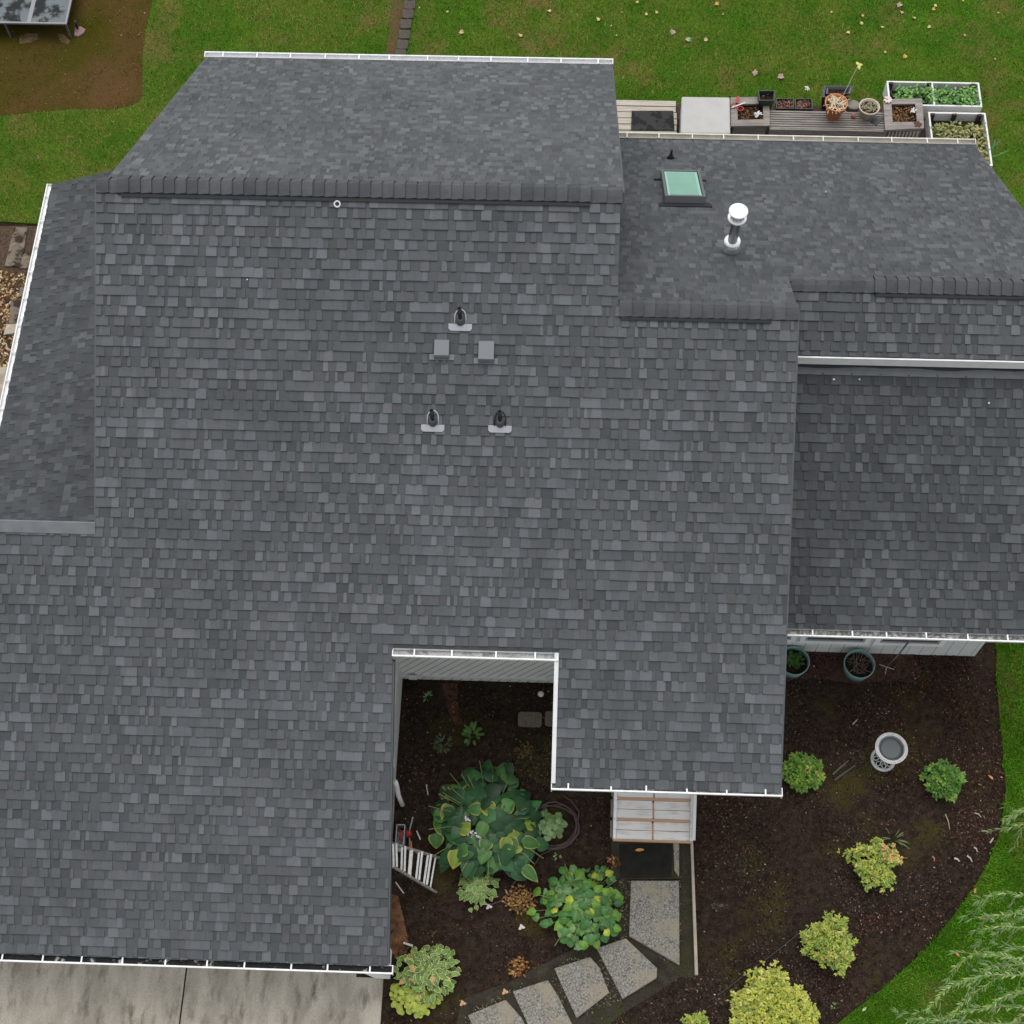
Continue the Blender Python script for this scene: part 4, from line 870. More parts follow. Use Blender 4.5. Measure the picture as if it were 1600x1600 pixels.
# ------------------------------------------------------------------ bird bath, planters, pole
c = Vector(atg(1379.5, 1187)); BB = thing('bird_bath', c, 'ornate grey metal bird bath on a scrollwork foot', 'bird bath')
m = MB(); m.lathe(c, [(.165, 0), (.205, 0), (.21, .012), (.20, .035), (.165, .045), (.16, .03), (.165, 0)], n=36)
for k in range(8):
    t = 2*math.pi*k/8; p = lambda r, a, h: c+Vector((r*math.cos(t+a), r*math.sin(t+a), h))
    m.tube([p(.17, 0, .035), p(.13, .25, .055), p(.09, .1, .07), p(.06, 0, .09)], .011, n=6); m.tube([p(.17, .02, .035), p(.14, -.3, .05), p(.10, -.35, .06), p(.09, -.1, .065)], .009, n=6)
m.build('foot', M['bath'], BB, smooth=True)
MB().lathe(c, [(.07, .06), (.055, .1), (.035, .2), (.045, .3), (.035, .42), (.06, .5), (.10, .54)], n=20).build('column', M['bath'], BB, smooth=True)
m = MB(); m.lathe(c, [(.06, .52), (.15, .54), (.22, .60), (.245, .635), (.262, .64), (.262, .652), (.21, .655), (.195, .64)], n=44, top=False)
for k in range(64):
    t = 2*math.pi*k/64; m.lathe(c+Vector((.238*math.cos(t), .238*math.sin(t), .652)), [(.0105, 0), (.008, .012), (0, .016)], n=6)
m.build('bowl', M['bath'], BB, smooth=False)
MB().lathe(c, [(.205, .66), (.19, .62), (.175, .59), (.16, .58), (0, .575)][::-1], n=36, top=False).build('basin', M['bathin'], BB, smooth=True)
MB().lathe(c, [(0, .592), (.155, .592)], n=36).build('water', M['water'], BB)
def bedpot(px, py, r, h, lab, plant):
    c = Vector(atg(px, py, h)); g = c-Vector((0, 0, h)); t = thing('round_planter', g, lab, 'planter', 'teal rimmed planters by the right wing wall')
    MB().lathe(g, [(r*.80, 0), (r*.97, h-.06), (r*.93, h-.06), (r*.88, h-.11)], n=40, top=False).build('pot', M['teal'], t, smooth=True)
    MB().lathe(g, [(r*.96, h-.06), (r*1.0, h-.03), (r*1.0, h), (r*.93, h+.002), (r*.92, h-.05)], n=44, top=False, bot=False).build('rim', M['tealrim'], t, smooth=True)
    MB().lathe(g, [(0, h-.10), (r*.5, h-.09), (r*.89, h-.10)], n=30).build('soil', M['soil'], t)
    random.seed(int(px)); m = MB()
    for i in range(60 if plant else 46):
        az = random.uniform(0, 6.28); rr = r*.6*math.sqrt(random.random())
        if plant: leaf(m, g+Vector((math.cos(az)*rr*.8, math.sin(az)*rr*.8-.0+.05, h-.08)), sdir(random.uniform(0, 6.28), random.uniform(.1, .9)), .11, .05, jit((.05, .12, .025), .3), None, nt=4)
        else: a = g+Vector((math.cos(az)*rr, math.sin(az)*rr, h-.09)); m.tube([a, a+sdir(random.uniform(0, 6.28), .4)*random.uniform(.06, .2)], .003, n=3, col=jit((.24, .17, .13), .3))
    m.build('foliage' if plant else 'dry_stems', M['leafm'], t)
bedpot(1343, 1037, .262, .33, 'teal rimmed planter with bare dry stems under the windows', False)
bedpot(1241, 1032, .262, .33, 'teal rimmed planter with green leaves, half hidden by the roof edge', True)
c = Vector(atg(1384.5, 1043)); PO = thing('garden_pole', c, 'thin grey pole on a cross shaped foot beside the planter', 'pole')
top = Vector(Pl((0, 1, 0), (0, YW2-.12, 0)).hit(1419, 1004)); mid = (c+top)/2
MB().tube([c+Vector((0, 0, .03)), mid+Vector((0.02, 0, .0)), top, top+Vector((.02, .05, .25))], [.010, .012, .016, .016], n=7).build('shaft', M['fgrey'], PO, smooth=True)
for a, b in (((1374, 1038), (1397, 1046)), ((1384, 1044), (1383, 1053))): MB().tube([Vector(atg(*a, .03)), c+Vector((0, 0, .03)), Vector(atg(*b, .03))], .008, n=6).build('foot', M['lgrey'], PO)

# wire across the bed, branches on the soil
p = [Vector(atg(x, y, .02)) for x, y in ((1122, 1555), (1145, 1538), (1160, 1526), (1200, 1497), (1245, 1461), (1262, 1450))]
tag(MB().tube(p, .005, n=5).build('wire', M['dgrey'], origin=p[0]), 'thin dark wire running across the mulch to the yellow green shrub', 'wire')
for i, (a, b, r, cc, lab) in enumerate((((1301, 1210), (1326, 1188), .016, (.10, .085, .06), 'thin weathered branch on the soil left of the bird bath'), ((1304, 1219), (1336, 1196), .02, (.06, .055, .045), 'dark branch beside the thin weathered one'), ((1477, 1272), (1484, 1296), .010, (.35, .28, .18), 'tan twig below the dark green shrub'), ((1398, 1341), (1418, 1341), .008, (.25, .18, .12), 'straight twig right of the orange tipped shrub'), ((1491, 1341), (1499, 1346), .018, (.5, .44, .3), 'short pale wood piece near the curve of the lawn'), ((1511, 1337), (1519, 1347), .016, (.42, .38, .28), 'pale chip nearest the lawn curve'), ((1522, 1324), (1527, 1331), .014, (.42, .38, .28), 'small pale chip above the other pieces'), ((1547, 1317), (1552, 1309), .014, (.42, .38, .28), 'pale stick touching the lawn edge'), ((1457, 1338), (1460, 1346), .014, (.35, .16, .08), 'reddish wood piece among the pale ones'), ((1332, 1132), (1340, 1124), .012, (.36, .26, .2), 'pinkish twig above the bird bath'), ((1523, 1270), (1533, 1277), .013, (.3, .3, .2), 'grey green twig right of the dark green shrub'))):
    q0, q1 = Vector(atg(*a, .02)), Vector(atg(*b, .02)); tag(MB().tube([q0, (q0+q1)/2+Vector((.01, .01, .01)), q1], [r, r*.9, r*.6], n=6, col=cc).build('twig', M['attr'], origin=q0), lab, 'twig')

# ------------------------------------------------------------------ back yard: deck, bench, planters, beds
zt = .93
def zat(px, py, z): return Vector(hz(px, py, z))
def gzb(px, py): return float(atg(px, py)[2])
zd = gzb(1180, 215)+.10                     # deck surface
a, b = zat(958, 160, zd), zat(1448, 240, zd)
DK = thing('deck', ((a.x+b.x)/2, (a.y+b.y)/2, zd-.1), 'low red brown deck along the back of the house', 'deck')
ytop = zat(1200, 172, zd).y; m = MB(); y = 17.2
while y < ytop: m.box(1.05, zat(1446, 200, zd).x, y, y+.135, zd-.03, zd); y += .14
m.build('deck_boards', M['redwood'], DK); MB().box(1.08, zat(1440, 200, zd).x, 17.2, ytop-.1, zd-.25, zd-.032).build('frame', M['deckwood'], DK)
# pale plank platform with a mat
zp = zd+.18; a, b = zat(960, 209, zp), zat(1060, 155, zp); PF = thing('plank_platform', ((a.x+b.x)/2, (a.y+b.y)/2, zd), 'pale weathered plank platform beside the back roof', 'platform')
n = 8; m = MB(); yy0, yy1 = zat(1000, 232, zp).y, zat(1000, 155.5, zp).y; xx0, xx1 = zat(955, 180, zp).x, zat(1058, 180, zp).x
random.seed(71)
for k in range(n):
    q0 = yy0+(yy1-yy0)*k/n; m.box(xx0, xx1+random.uniform(-.03, .03), q0, q0+(yy1-yy0)/n-.022, zp-.04+random.uniform(-.004, .004), zp+random.uniform(-.004, .004))
m.build('planks', M['palewood'], PF); MB().box(xx0+.03, xx1-.05, yy0+.03, yy1-.03, zd, zp-.046).build('frame', M['deckwood'], PF)
P_ = [zat(987, 173, zp+.02), zat(1052, 173, zp+.02), zat(1054, 203, zp+.02), zat(986, 203, zp+.02)]
tag(MB().slab([(p.x, p.y) for p in P_][::-1], zp+.006, zp+.02).build('rubber_mat', M['matwet'], origin=(P_[3].x, P_[3].y, zp)), 'black rubber mat with puddles on the pale planks', 'mat')
# pale covered box
zc = zd+.62; P_ = [zat(1065, 150.5, zc), zat(1140.5, 151.5, zc), zat(1141.5, 209, zc), zat(1063.5, 208, zc)]
BX = thing('covered_box', (P_[3].x, P_[3].y, zd), 'square pale grey covered box on the deck', 'box'); P_ = [(p.x, p.y) for p in P_][::-1]
MB().slab(P_, zc-.10, zc).build('lid', M['cover'], BX, bevel=.03); cx = sum(p[0] for p in P_)/4; cy = sum(p[1] for p in P_)/4
MB().slab([(cx+(p[0]-cx)*.97, cy+(p[1]-cy)*.97) for p in P_], zd, zc-.105).build('box_body', M['cover'], BX)
# square timber planters
def timber_planter(o4, i4, h, lab, fill, slats, fillcol):
    zt_ = zd+h; O = [zat(x, y, zt_) for x, y in o4]; I = [zat(x, y, zt_) for x, y in i4]
    T = thing('square_planter', (sum(p.x for p in O)/4, sum(p.y for p in O)/4, zd), lab, 'planter', 'weathered square timber planters at the bench ends')
    for k in range(4):
        j = (k+1) % 4; q = [O[k], O[j], I[j], I[k]]; A = sum(q[i].x*q[(i+1) % 4].y-q[(i+1) % 4].x*q[i].y for i in range(4)); q = q if A > 0 else q[::-1]
        MB().slab([(p.x, p.y) for p in q], zt_-.045, zt_).build('rim_board', M['greywood'], T, bevel=.004)
    xs = [p.x for p in O]; ys = [p.y for p in O]; xa_, xb_, ya_, yb_ = min(xs)+.07, max(xs)-.07, min(ys)+.06, max(ys)-.06
    m = MB(); m.box(xa_, xb_, ya_+.03, ya_+.045, zd, zt_-.046); m.box(xa_, xb_, yb_-.02, yb_, zd, zt_-.046); m.box(xa_, xa_+.02, ya_+.05, yb_-.025, zd, zt_-.046); m.box(xb_-.02, xb_, ya_+.05, yb_-.025, zd, zt_-.046)
    m.build('box_body', M['greywood'], T)
    if slats:
        k = xa_+.04
        while k < xb_-.05: MB().box(k, k+.035, ya_-.0, ya_+.028, zd+.02, zt_-.12).build('slat', M['palewood'], T); k += .07
    ix0, ix1, iy0, iy1 = min(p.x for p in I)-.01, max(p.x for p in I)+.01, min(p.y for p in I)-.01, max(p.y for p in I)+.01
    MB().box(ix0, ix1, iy0, iy1, zt_-.2, zt_-.10).build('soil', M['soil'], T)
    random.seed(fill); m = MB()
    for i in range(150):
        c = Vector((random.uniform(ix0+.02, ix1-.02), random.uniform(iy0+.02, iy1-.02), zt_-.09)); leaf(m, c, sdir(random.uniform(0, 6.28), random.uniform(.2, 1.1)), random.uniform(.04, .10), .022, jit(random.choice(fillcol), .3), None, nt=3)
    m.build('dried_plants', M['leafm'], T); return zt_
zpl = timber_planter([(1141.5, 152), (1202, 151), (1203, 196), (1142, 197)], [(1152, 163), (1192, 162), (1193, 186), (1153, 187)], .50, 'timber planter with red tools on it, next to the pale covered box', 72, False, ((.14, .06, .03), (.06, .025, .015), (.2, .1, .04)))
timber_planter([(1380, 155), (1441, 153.5), (1444, 200), (1383, 203)], [(1393, 162.5), (1430, 162), (1433, 190), (1395, 190.5)], .50, 'timber planter with dried orange plants at the right end of the bench', 73, True, ((.30, .15, .05), (.22, .10, .04), (.10, .06, .03)))
# red/white scissors-like tool and white flower on planter 1
c = zat(1152, 166, zpl+.02); m = MB()
m.tube([c+Vector((.07*math.cos(t)-.05, .05*math.sin(t)+.03, .01)) for t in [2*math.pi*k/14 for k in range(14)]], .011, n=6, closed=True, col=(.55, .12, .06))
m.tube([c+Vector((.06*math.cos(t)+.06, .05*math.sin(t)-.07, .01)) for t in [2*math.pi*k/14 for k in range(14)]], .012, n=6, closed=True, col=(.42, .03, .03)); m.bar(c+Vector((-.12, -.05, .015)), c+Vector((.16, .08, .02)), .025, .006, col=(.6, .6, .58)); m.bar(c+Vector((0, .05, .02)), c+Vector((.02, .22, .03)), .05, .05, col=(.35, .03, .03))
tag(m.build('garden_shears', M['attr'], origin=c, smooth=False), 'red handled garden shears lying on the planter rim', 'shears')
for (x, y, z_, s, lab) in ((1184, 178, zpl, .075, 'crumpled white flower in the planter with red tools'), (1427, 173, zpl, .06, 'crumpled white ribbon in the planter with orange plants'), (1261, 138, gzb(1261, 155)+.25, .055, 'white flower on a short stake behind the bench'), (1196, 147, zpl+.05, .09, 'white and green leaves in the black pot')):
    c = zat(x, y, z_); m = MB(); random.seed(int(x))
    for k in range(12): leaf(m, c+Vector((random.uniform(-.02, .02), random.uniform(-.02, .02), 0)), sdir(random.uniform(0, 6.28), random.uniform(-.1, .9)), s*random.uniform(.8, 1.5), s*.6, (.62, .63, .6) if x != 1196 or k % 2 else (.3, .4, .22), None, nt=3)
    if x == 1261: m.tube([c, c-Vector((0, 0, .25))], .006, n=5, col=(.1, .12, .06))
    tag(m.build('white_flower', M['leafm'], origin=c), lab, 'flower')
# bench
zb_ = zd+.42; x0_, x1_ = zat(1202, 188, zb_).x, zat(1384, 188, zb_).x; yb0, yb1 = zat(1290, 201.5, zb_).y, zat(1290, 173, zb_).y
BN = thing('slatted_bench', ((x0_+x1_)/2, (yb0+yb1)/2, zd), 'long weathered slatted bench between the timber planters', 'bench'); ns = 8
for k in range(ns):
    q0 = yb0+(yb1-yb0)*k/ns; MB().box(x0_+.0, x1_-.0, q0, q0+(yb1-yb0)/ns*.66, zb_-.045, zb_).build('slat', M['greywood'], BN)
MB().box(x0_, x1_, yb0-.035, yb0-.006, zb_-.14, zb_-.004).build('front_rail', M['greywood'], BN)
for fx in (.12, .5, .88):
    for yy in (yb0+.05, yb1-.1): MB().box(x0_+(x1_-x0_)*fx-.03, x0_+(x1_-x0_)*fx+.03, yy, yy+.06, zd, zb_-.05).build('leg', M['greywood'], BN)
# pots
def pot(px, py, r, h, z0, mat, name, lab, n=34, wall_=.018, rimh=.04, bot=.66, fill=(), seed=1, fillh=.8, soilm='soil'):
    c = zat(px, py, z0+h)-Vector((0, 0, h)); t = thing(name, c, lab, 'pot')
    MB().lathe(c, [(r*bot, 0), (r*.93, h-rimh), (r, h-rimh), (r*1.02, h), (r*1.02-wall_, h), (r*.9, h-.05), (r*.82, h*fillh-.01)], n=n).build('pot_body', mat, t, smooth=True)
    MB().lathe(c, [(0, h*fillh), (r*.84, h*fillh)], n=n).build('soil', M[soilm], t)
    random.seed(seed); m = MB()
    for (k, cc, L, W, el) in fill:
        for i in range(k):
            az = random.uniform(0, 6.28); rr = r*.62*math.sqrt(random.random()); leaf(m, c+Vector((math.cos(az)*rr, math.sin(az)*rr, h*fillh)), sdir(random.uniform(0, 6.28), random.uniform(*el)), L*random.uniform(.6, 1.2), W, jit(cc, .25), None, nt=4, shape='thin')
    if fill: m.build('plant', M['leafm'], t)
    return c
pot(1307, 160, .225, .40, zb_, M['terra'], 'terracotta_pot', 'large terracotta pot of dry straw on the bench', fill=((90, (.62, .52, .36), .2, .018, (.2, .9)), (12, (.18, .05, .03), .14, .02, (.1, .6))), seed=81, bot=.58)
c0, c1_ = zat(1316, 152, zb_+.36), zat(1341, 102, zb_+1.0)
tag(MB().tube([c0, (c0+c1_)/2, c1_], .008, n=5, col=(.5, .47, .34)).build('plant_stake', M['attr'], origin=c0), 'long pale stake leaning out of the terracotta pot', 'stake')
m = MB(); [leaf(m, c1_, d, .10, .07, (.55, .48, .15), None, nt=3) for d in ((1, .3, .1), (-.3, 1, .2), (.2, -.8, 0))]; tag(m.build('dry_leaf', M['leafm'], origin=c1_), 'yellow leaf at the tip of the leaning stake', 'leaf')
pot(1358.5, 166, .205, .27, zb_, M['cream'], 'cream_pot', 'cream round pot of dry twigs on the bench', fill=((50, (.24, .24, .15), .1, .02, (.1, .8)), (16, (.40, .30, .16), .14, .012, (.1, .6))), seed=82, bot=.62)
c = zat(1333.5, 181, zb_+.05); tag(MB().lathe(c-Vector((0, 0, .045)), [(0, 0), (.035, .01), (.046, .04), (.035, .075), (0, .09)], n=18, col=(.42, .10, .06)).build('red_ball', M['attr'], origin=c-Vector((0, 0, .045)), smooth=True), 'small red ball between the two round pots', 'ball')
P_ = [zat(1361, 191, zb_+.01), zat(1370, 196, zb_+.01), zat(1381, 184, zb_+.01), zat(1366, 184, zb_+.01)]; tag(MB().slab([(p.x, p.y) for p in P_], zb_+.004, zb_+.018).build('flat_tool', M['plast'], origin=P_[0]), 'flat dark slate piece beside the cream pot', 'slate')
# black square pot, small planter row, black basket, round stone
def sqpot(o4, h, z0, mat, name, lab, cat, soilh=.6, fillcol=None, seed=1, taper=.8, wall_=.02, cell=0):
    zt_ = z0+h; O = [zat(x, y, zt_) for x, y in o4]; A = sum(O[i].x*O[(i+1) % 4].y-O[(i+1) % 4].x*O[i].y for i in range(4)); O = O if A > 0 else O[::-1]
    c = sum(O, Vector())/4; T = thing(name, (c.x, c.y, z0), lab, cat)
    sc = lambda p, k, z: (c.x+(p.x-c.x)*k, c.y+(p.y-c.y)*k, z); w0 = 1-wall_*2/((O[0]-O[1]).length); m = MB()
    L_ = [[sc(p, taper, z0) for p in O], [sc(p, 1, zt_) for p in O], [sc(p, w0, zt_) for p in O], [sc(p, taper*w0, z0+h*soilh-.03) for p in O]]
    vs = sum(L_, []); m.add(vs, [(3, 2, 1, 0)]+[(r*4+i, r*4+(i+1) % 4, r*4+4+(i+1) % 4, r*4+4+i) for r in range(3) for i in range(4)]); m.build('pot_body', mat, T)
    kk = taper+(1-taper)*soilh; MB().add([sc(p, kk*w0, z0+h*soilh) for p in O], [(0, 1, 2, 3)]).build('soil', M['soil'], T)
    if fillcol:
        random.seed(seed); m = MB()
        for i in range(90):
            u, v = random.random(), random.random(); p = O[0].lerp(O[1], u).lerp(O[3].lerp(O[2], u), v); q = sc(p, kk*w0*.93, z0+h*soilh+.005); leaf(m, q, sdir(random.uniform(0, 6.28), random.uniform(.0, .6)), .06, .025, jit(random.choice(fillcol), .3), None, nt=3)
        m.build('bark_filling', M['leafm'], T)
    return T
sqpot([(1184, 141), (1211, 141), (1210, 157), (1186, 157)], .30, zpl-.12, M['plast'], 'black_pot', 'square black pot standing on the timber planter edge', 'pot', seed=91)
gB = gzb(1240, 165)
sqpot([(1212, 153.5), (1240.5, 154), (1241, 170), (1213, 169.5)], .25, gB, M['plast'], 'bark_pot', 'left of two shallow black pots of bark behind the bench', 'pot', soilh=.82, fillcol=((.14, .06, .04), (.24, .13, .09), (.06, .03, .02)), seed=92, taper=.9)
sqpot([(1242, 154), (1269, 154), (1270, 170.5), (1242.5, 170)], .25, gB, M['plast'], 'bark_pot', 'right of two shallow black pots of bark behind the bench', 'pot', soilh=.82, fillcol=((.14, .06, .04), (.24, .13, .09), (.06, .03, .02)), seed=93, taper=.9)
T = sqpot([(1287, 134), (1334, 134), (1326, 152), (1284, 152)], .5, gzb(1300, 160), M['plast'], 'black_crate', 'tall black crate behind the terracotta pot', 'crate', soilh=.75, seed=94, taper=.75, wall_=.05)
T2 = sqpot([(1292, 137), (1330, 137), (1328, 146), (1291, 146)], .08, gzb(1300, 160)+.46, M['fgrey'], 'grey_tray', 'grey rectangular tray in the tall black crate', 'tray', soilh=.3, seed=95, taper=.85)
c = zat(1334, 163, gzb(1334, 170)+.35); tag(MB().lathe(c-Vector((0, 0, .35)), [(.10, 0), (.12, .3), (.13, .33), (.11, .35), (0, .352)], n=22, col=(.19, .18, .15)).build('round_stone', M['attr'], origin=c-Vector((0, 0, .35)), smooth=True), 'round topped grey stone between the two round pots', 'stone')
c = zat(1387, 156, zpl+.02); m = MB()
for k in range(9): leaf(m, c, sdir(k*.7, .3), .10, .075, (.62, .52, .49), None, nt=4)
m.tube([c, c+Vector((-.12, .04, .03))], .01, n=5, col=(.03, .02, .02)); tag(m.build('pink_bow', M['leafm'], origin=c), 'pale pink fabric bow on the corner of the right timber planter', 'bow')
m = MB(); c = zat(1434, 194, zpl+.01); [leaf(m, c, sdir(k*1.3, .2), .10, .06, (.10, .05, .035), None, nt=3) for k in range(5)]; tag(m.build('fallen_leaf', M['leafm'], origin=c), 'brown leaf on the front rim of the right timber planter', 'leaf')
# white raised beds
def raised(o4, h, z0, mat, lab, div, greens, seed, soil_d=.25, th=.035, posts=True):
    zt_ = z0+h; O = [zat(x, y, zt_) for x, y in o4]; xs = [p.x for p in O]; ys = [p.y for p in O]; xa_, xb_, ya_, yb_ = (O[0].x+O[3].x)/2, (O[1].x+O[2].x)/2, (O[2].y+O[3].y)/2, (O[0].y+O[1].y)/2
    T = thing('raised_bed', ((xa_+xb_)/2, (ya_+yb_)/2, z0), lab, 'raised bed', 'white raised garden beds')
    nb = 3
    for k in range(nb):
        q0, q1 = z0+h*k/nb+.003, z0+h*(k+1)/nb-.003
        for bx in ((xa_, xb_, yb_-th, yb_), (xa_, xb_, ya_, ya_+th), (xa_, xa_+th, ya_+th+.001, yb_-th-.001), (xb_-th, xb_, ya_+th+.001, yb_-th-.001)): MB().box(*bx, q0, q1).build('side_board', mat, T)
    if div: x = xa_+(xb_-xa_)*.49; MB().box(x-th/2, x+th/2, ya_+th+.001, yb_-th-.001, zt_-soil_d-.05, zt_-.002).build('divider', mat, T)
    for x in (xa_+.09, xa_+(xb_-xa_)*.46, xb_-.12): MB().box(x-.04, x+.04, yb_-th-.05, yb_-th-.002, z0+.1, zt_+.01).build('corner_post', M['redwood'], T)
    MB().box(xa_+th+.002, xb_-th-.002, ya_+th+.002, yb_-th-.002, z0, zt_-soil_d).build('soil', M['soil'], T)
    random.seed(seed); m = MB()
    for i in range(900):
        x = random.uniform(xa_+.08, xb_-.06); y = random.uniform(ya_+.06, ya_+(yb_-ya_)*.80); 
        if math.sin(x*9+1)+math.sin(y*7+x*3) < -.7: continue
        c = Vector((x, y, zt_-soil_d+random.uniform(0, .28)))
        leaf(m, c, sdir(random.uniform(0, 6.28), random.uniform(-.1, .9)), random.uniform(.06, .12), .045, jit(random.choice(greens), .25), None, nt=3)
    m.build('vegetable_plants', M['leaf'], T, smooth=True)
zr = gzb(1460, 160)
raised([(1387, 129), (1529, 126), (1535, 164), (1388, 167)], .42, zr, M['white'], 'white raised bed in two halves full of green vegetable plants', True, ((.11, .27, .05), (.16, .33, .06), (.07, .18, .04)), 101)
zr2 = gzb(1500, 215)
raised([(1453, 175.5), (1540, 175.5), (1551, 258), (1457, 258)], .42, zr2, M['white'], 'white raised bed of yellowing grass beside the roof corner', False, ((.20, .20, .05), (.28, .24, .08), (.12, .18, .05)), 102, soil_d=.22)
# green stakes by the bed
for i, (a, b) in enumerate((((1551, 230), (1563, 220)), ((1552, 245), (1574, 236)), ((1551, 233), (1555, 219)))):
    z_ = gzb(1555, 250); p, q = zat(*a, z_+.3), zat(*b, z_+.45); tag(MB().tube([p-Vector((0, 0, .3)), p, q], .009, n=5, col=(.05, .35, .16)).build('green_stake', M['attr'], origin=p-Vector((0, 0, .3))), ['green stake behind the corner of the yellowing bed, middle one', 'longest green stake near the roof edge', 'shortest green stake, nearest the bed corner'][i], 'stake', 'green garden stakes')
c = zat(1523, 203, zr2+.35); e = zat(1500, 216, zr2+.3); m = MB(); m.tube([e, c], .008, n=5, col=(.5, .4, .3)); [leaf(m, c, sdir(k*.9, .3), .07, .04, (.6, .57, .52), None, nt=3) for k in range(7)]; tag(m.build('pinwheel', M['attr'], origin=e), 'small pale pinwheel stuck in the yellowing bed', 'pinwheel')

# ------------------------------------------------------------------ glass table, pink foot, edging stones, pavers
zg_ = .0; zT = .48
A = [zat(-70, -75, zT), zat(122, -75, zT), zat(106, 36, zT), zat(-90, 38.5, zT)]
ya_, yb_ = zat(50, 37, zT).y, zat(50, -75, zT).y; xa_, xb_ = zat(-75, 0, zT).x, zat(108, 20, zT).x
TB = thing('glass_table', ((xa_+xb_)/2, (ya_+yb_)/2, 0), 'glass topped metal patio table on the bare dirt', 'table')
m = MB(); t = .045
for bx in ((xa_, xb_, ya_, ya_+t), (xa_, xb_, yb_-t, yb_), (xa_, xa_+t, ya_+t, yb_-t), (xb_-t, xb_, ya_+t, yb_-t)): m.box(*bx, zT-.03, zT+.012)
m.build('frame', M['tablelight'], TB, bevel=.004)
xm_ = zat(51, 10, zT).x; MB().box(xm_-.045, xm_+.045, ya_+t, yb_-t, zT-.02, zT+.008).build('cross_rail', M['tablelight'], TB)
for q0, q1 in ((xa_+t+.002, xm_-.047), (xm_+.047, xb_-t-.002)): MB().box(q0, q1, ya_+t+.002, yb_-t-.002, zT-.008, zT+.002).build('glass_pane', M['tableglass'], TB)
for x in (xa_+.03, zat(3, 50, zT).x, xb_-.03):
    for y in (ya_+.03, yb_-.7, yb_-.03): MB().bar((x, y, zT-.02), (x, y-.0, float(gz(x, y))), .04, .04).build('leg', M['tablemetal'], TB)
c = Vector(atg(125, 53, .0)); T = thing('umbrella_base', c, 'dusty pink flat base with a short dark tube beside the table leg', 'umbrella base')
MB().slab([(c.x+a*.145, c.y+b*.145) for a, b in ((-.7, .6), (.1, .95), (1, .35), (.75, -.45), (.1, -1.1), (-.6, -.9))][::-1], c.z+.035, c.z+.10).build('base_plate', M['pink'], T, bevel=.01)
MB().lathe(c+Vector((-.04, .07, .09)), [(.03, 0), (.028, .22), (.02, .22), (0, .2)], n=14).build('tube', M['black'], T, smooth=True)
ed = [(640, -8), (640, 8), (637, 22), (634, 38), (632, 54), (629, 70), (626, 85), (623, 99)]
random.seed(111)
for i, (x, y) in enumerate(ed):
    c = Vector(atg(x, y, .05)); k = [(c.x+a*random.uniform(.9, 1.1), c.y+b*random.uniform(1.12, 1.3)) for a, b in ((-.12, -.105), (.0, -.12), (.12, -.10), (.13, 0), (.11, .105), (0, .095), (-.11, .105), (-.125, 0))]
    tag(MB().slab(k, c.z-.12, c.z+.03).build('edging_stone', M['stone'], origin=(c.x, c.y, c.z-.1), bevel=.015), 'brown edging stone in the row across the back lawn', 'edging stone', 'edging stones across the back lawn')
for pts, mt, lab in (([(22, 354), (43, 355), (33, 417), (7, 415)], 'paver', 'long grey brown paver at the top of the left bed'), ([(36, 397), (60, 388), (52, 420), (30, 418)], 'paver', 'brown paver beside the left gutter'), ([(17, 468), (36, 466), (30, 505), (13, 505)], 'paver', 'mossy paver in the middle of the left bed'), ([(10, 506), (32, 505), (26, 520), (5, 523)], 'paverl', 'cream coloured paver end beside the left gutter'), ([(-16, 575), (14, 572), (2, 640), (-30, 640)], 'paverl', 'pale paver at the left edge of the photo'), ([(32, 448), (45, 446), (40, 462), (28, 464)], 'paver', 'small reddish paver fragment by the gutter')):
    slab_thing(pts, .05, .09, M[mt], 'paver', lab, 'paver', 'old pavers left of the house')

# ------------------------------------------------------------------ fallen leaves on the lawns
LV = [(721, 50, 1.1), (699, 18, .6), (858, 17, .9), (813, 55, .9), (935, 30, .9), (1010, 22, .7), (1026, 19, .7), (996, 3, .7), (1120, 6, 1.0), (1051, 50, 1.3), (1075, 62, 1.2), (1103, 62, 1.0), (1180, 114, 1.3), (1220, 120, 1.5), (1299, 19, .6), (1348, 24, .7), (1346, 36, .8), (1325, 51, .9), (1379, 42, .7), (1406, 8, 1.4), (1409, 19, .8), (1428, 28, .8), (1452, 42, .8), (1462, 9, .9), (1459, 14, .8), (1508, 55, .6), (1414, 88, 1.0), (1383, 81, .6), (1130, 22, .4), (1560, 20, .5), (955, 40, .4), (972, 19, .4), (963, 55, .4), (1180, 170-60, .4), (655, 12, .4), (770, 92, .3), (1555, 92, .4), (1505, 1, .4)]
random.seed(121); m = MB()
def leafshape(m, col):
    n = 10; vs = [(0, 0, .012)]
    for k in range(n): t = 2*math.pi*k/n; r = (.075 if k % 2 else .055); vs.append((r*math.cos(t)*1.05, r*math.sin(t), .01+.022*math.sin(2*t+.5)))
    m.add(vs, [(0, 1+k, 1+(k+1) % n) for k in range(n)], col); m.bar((.06, 0, .01), (.13, .01, .01), .006, .004, col=col)

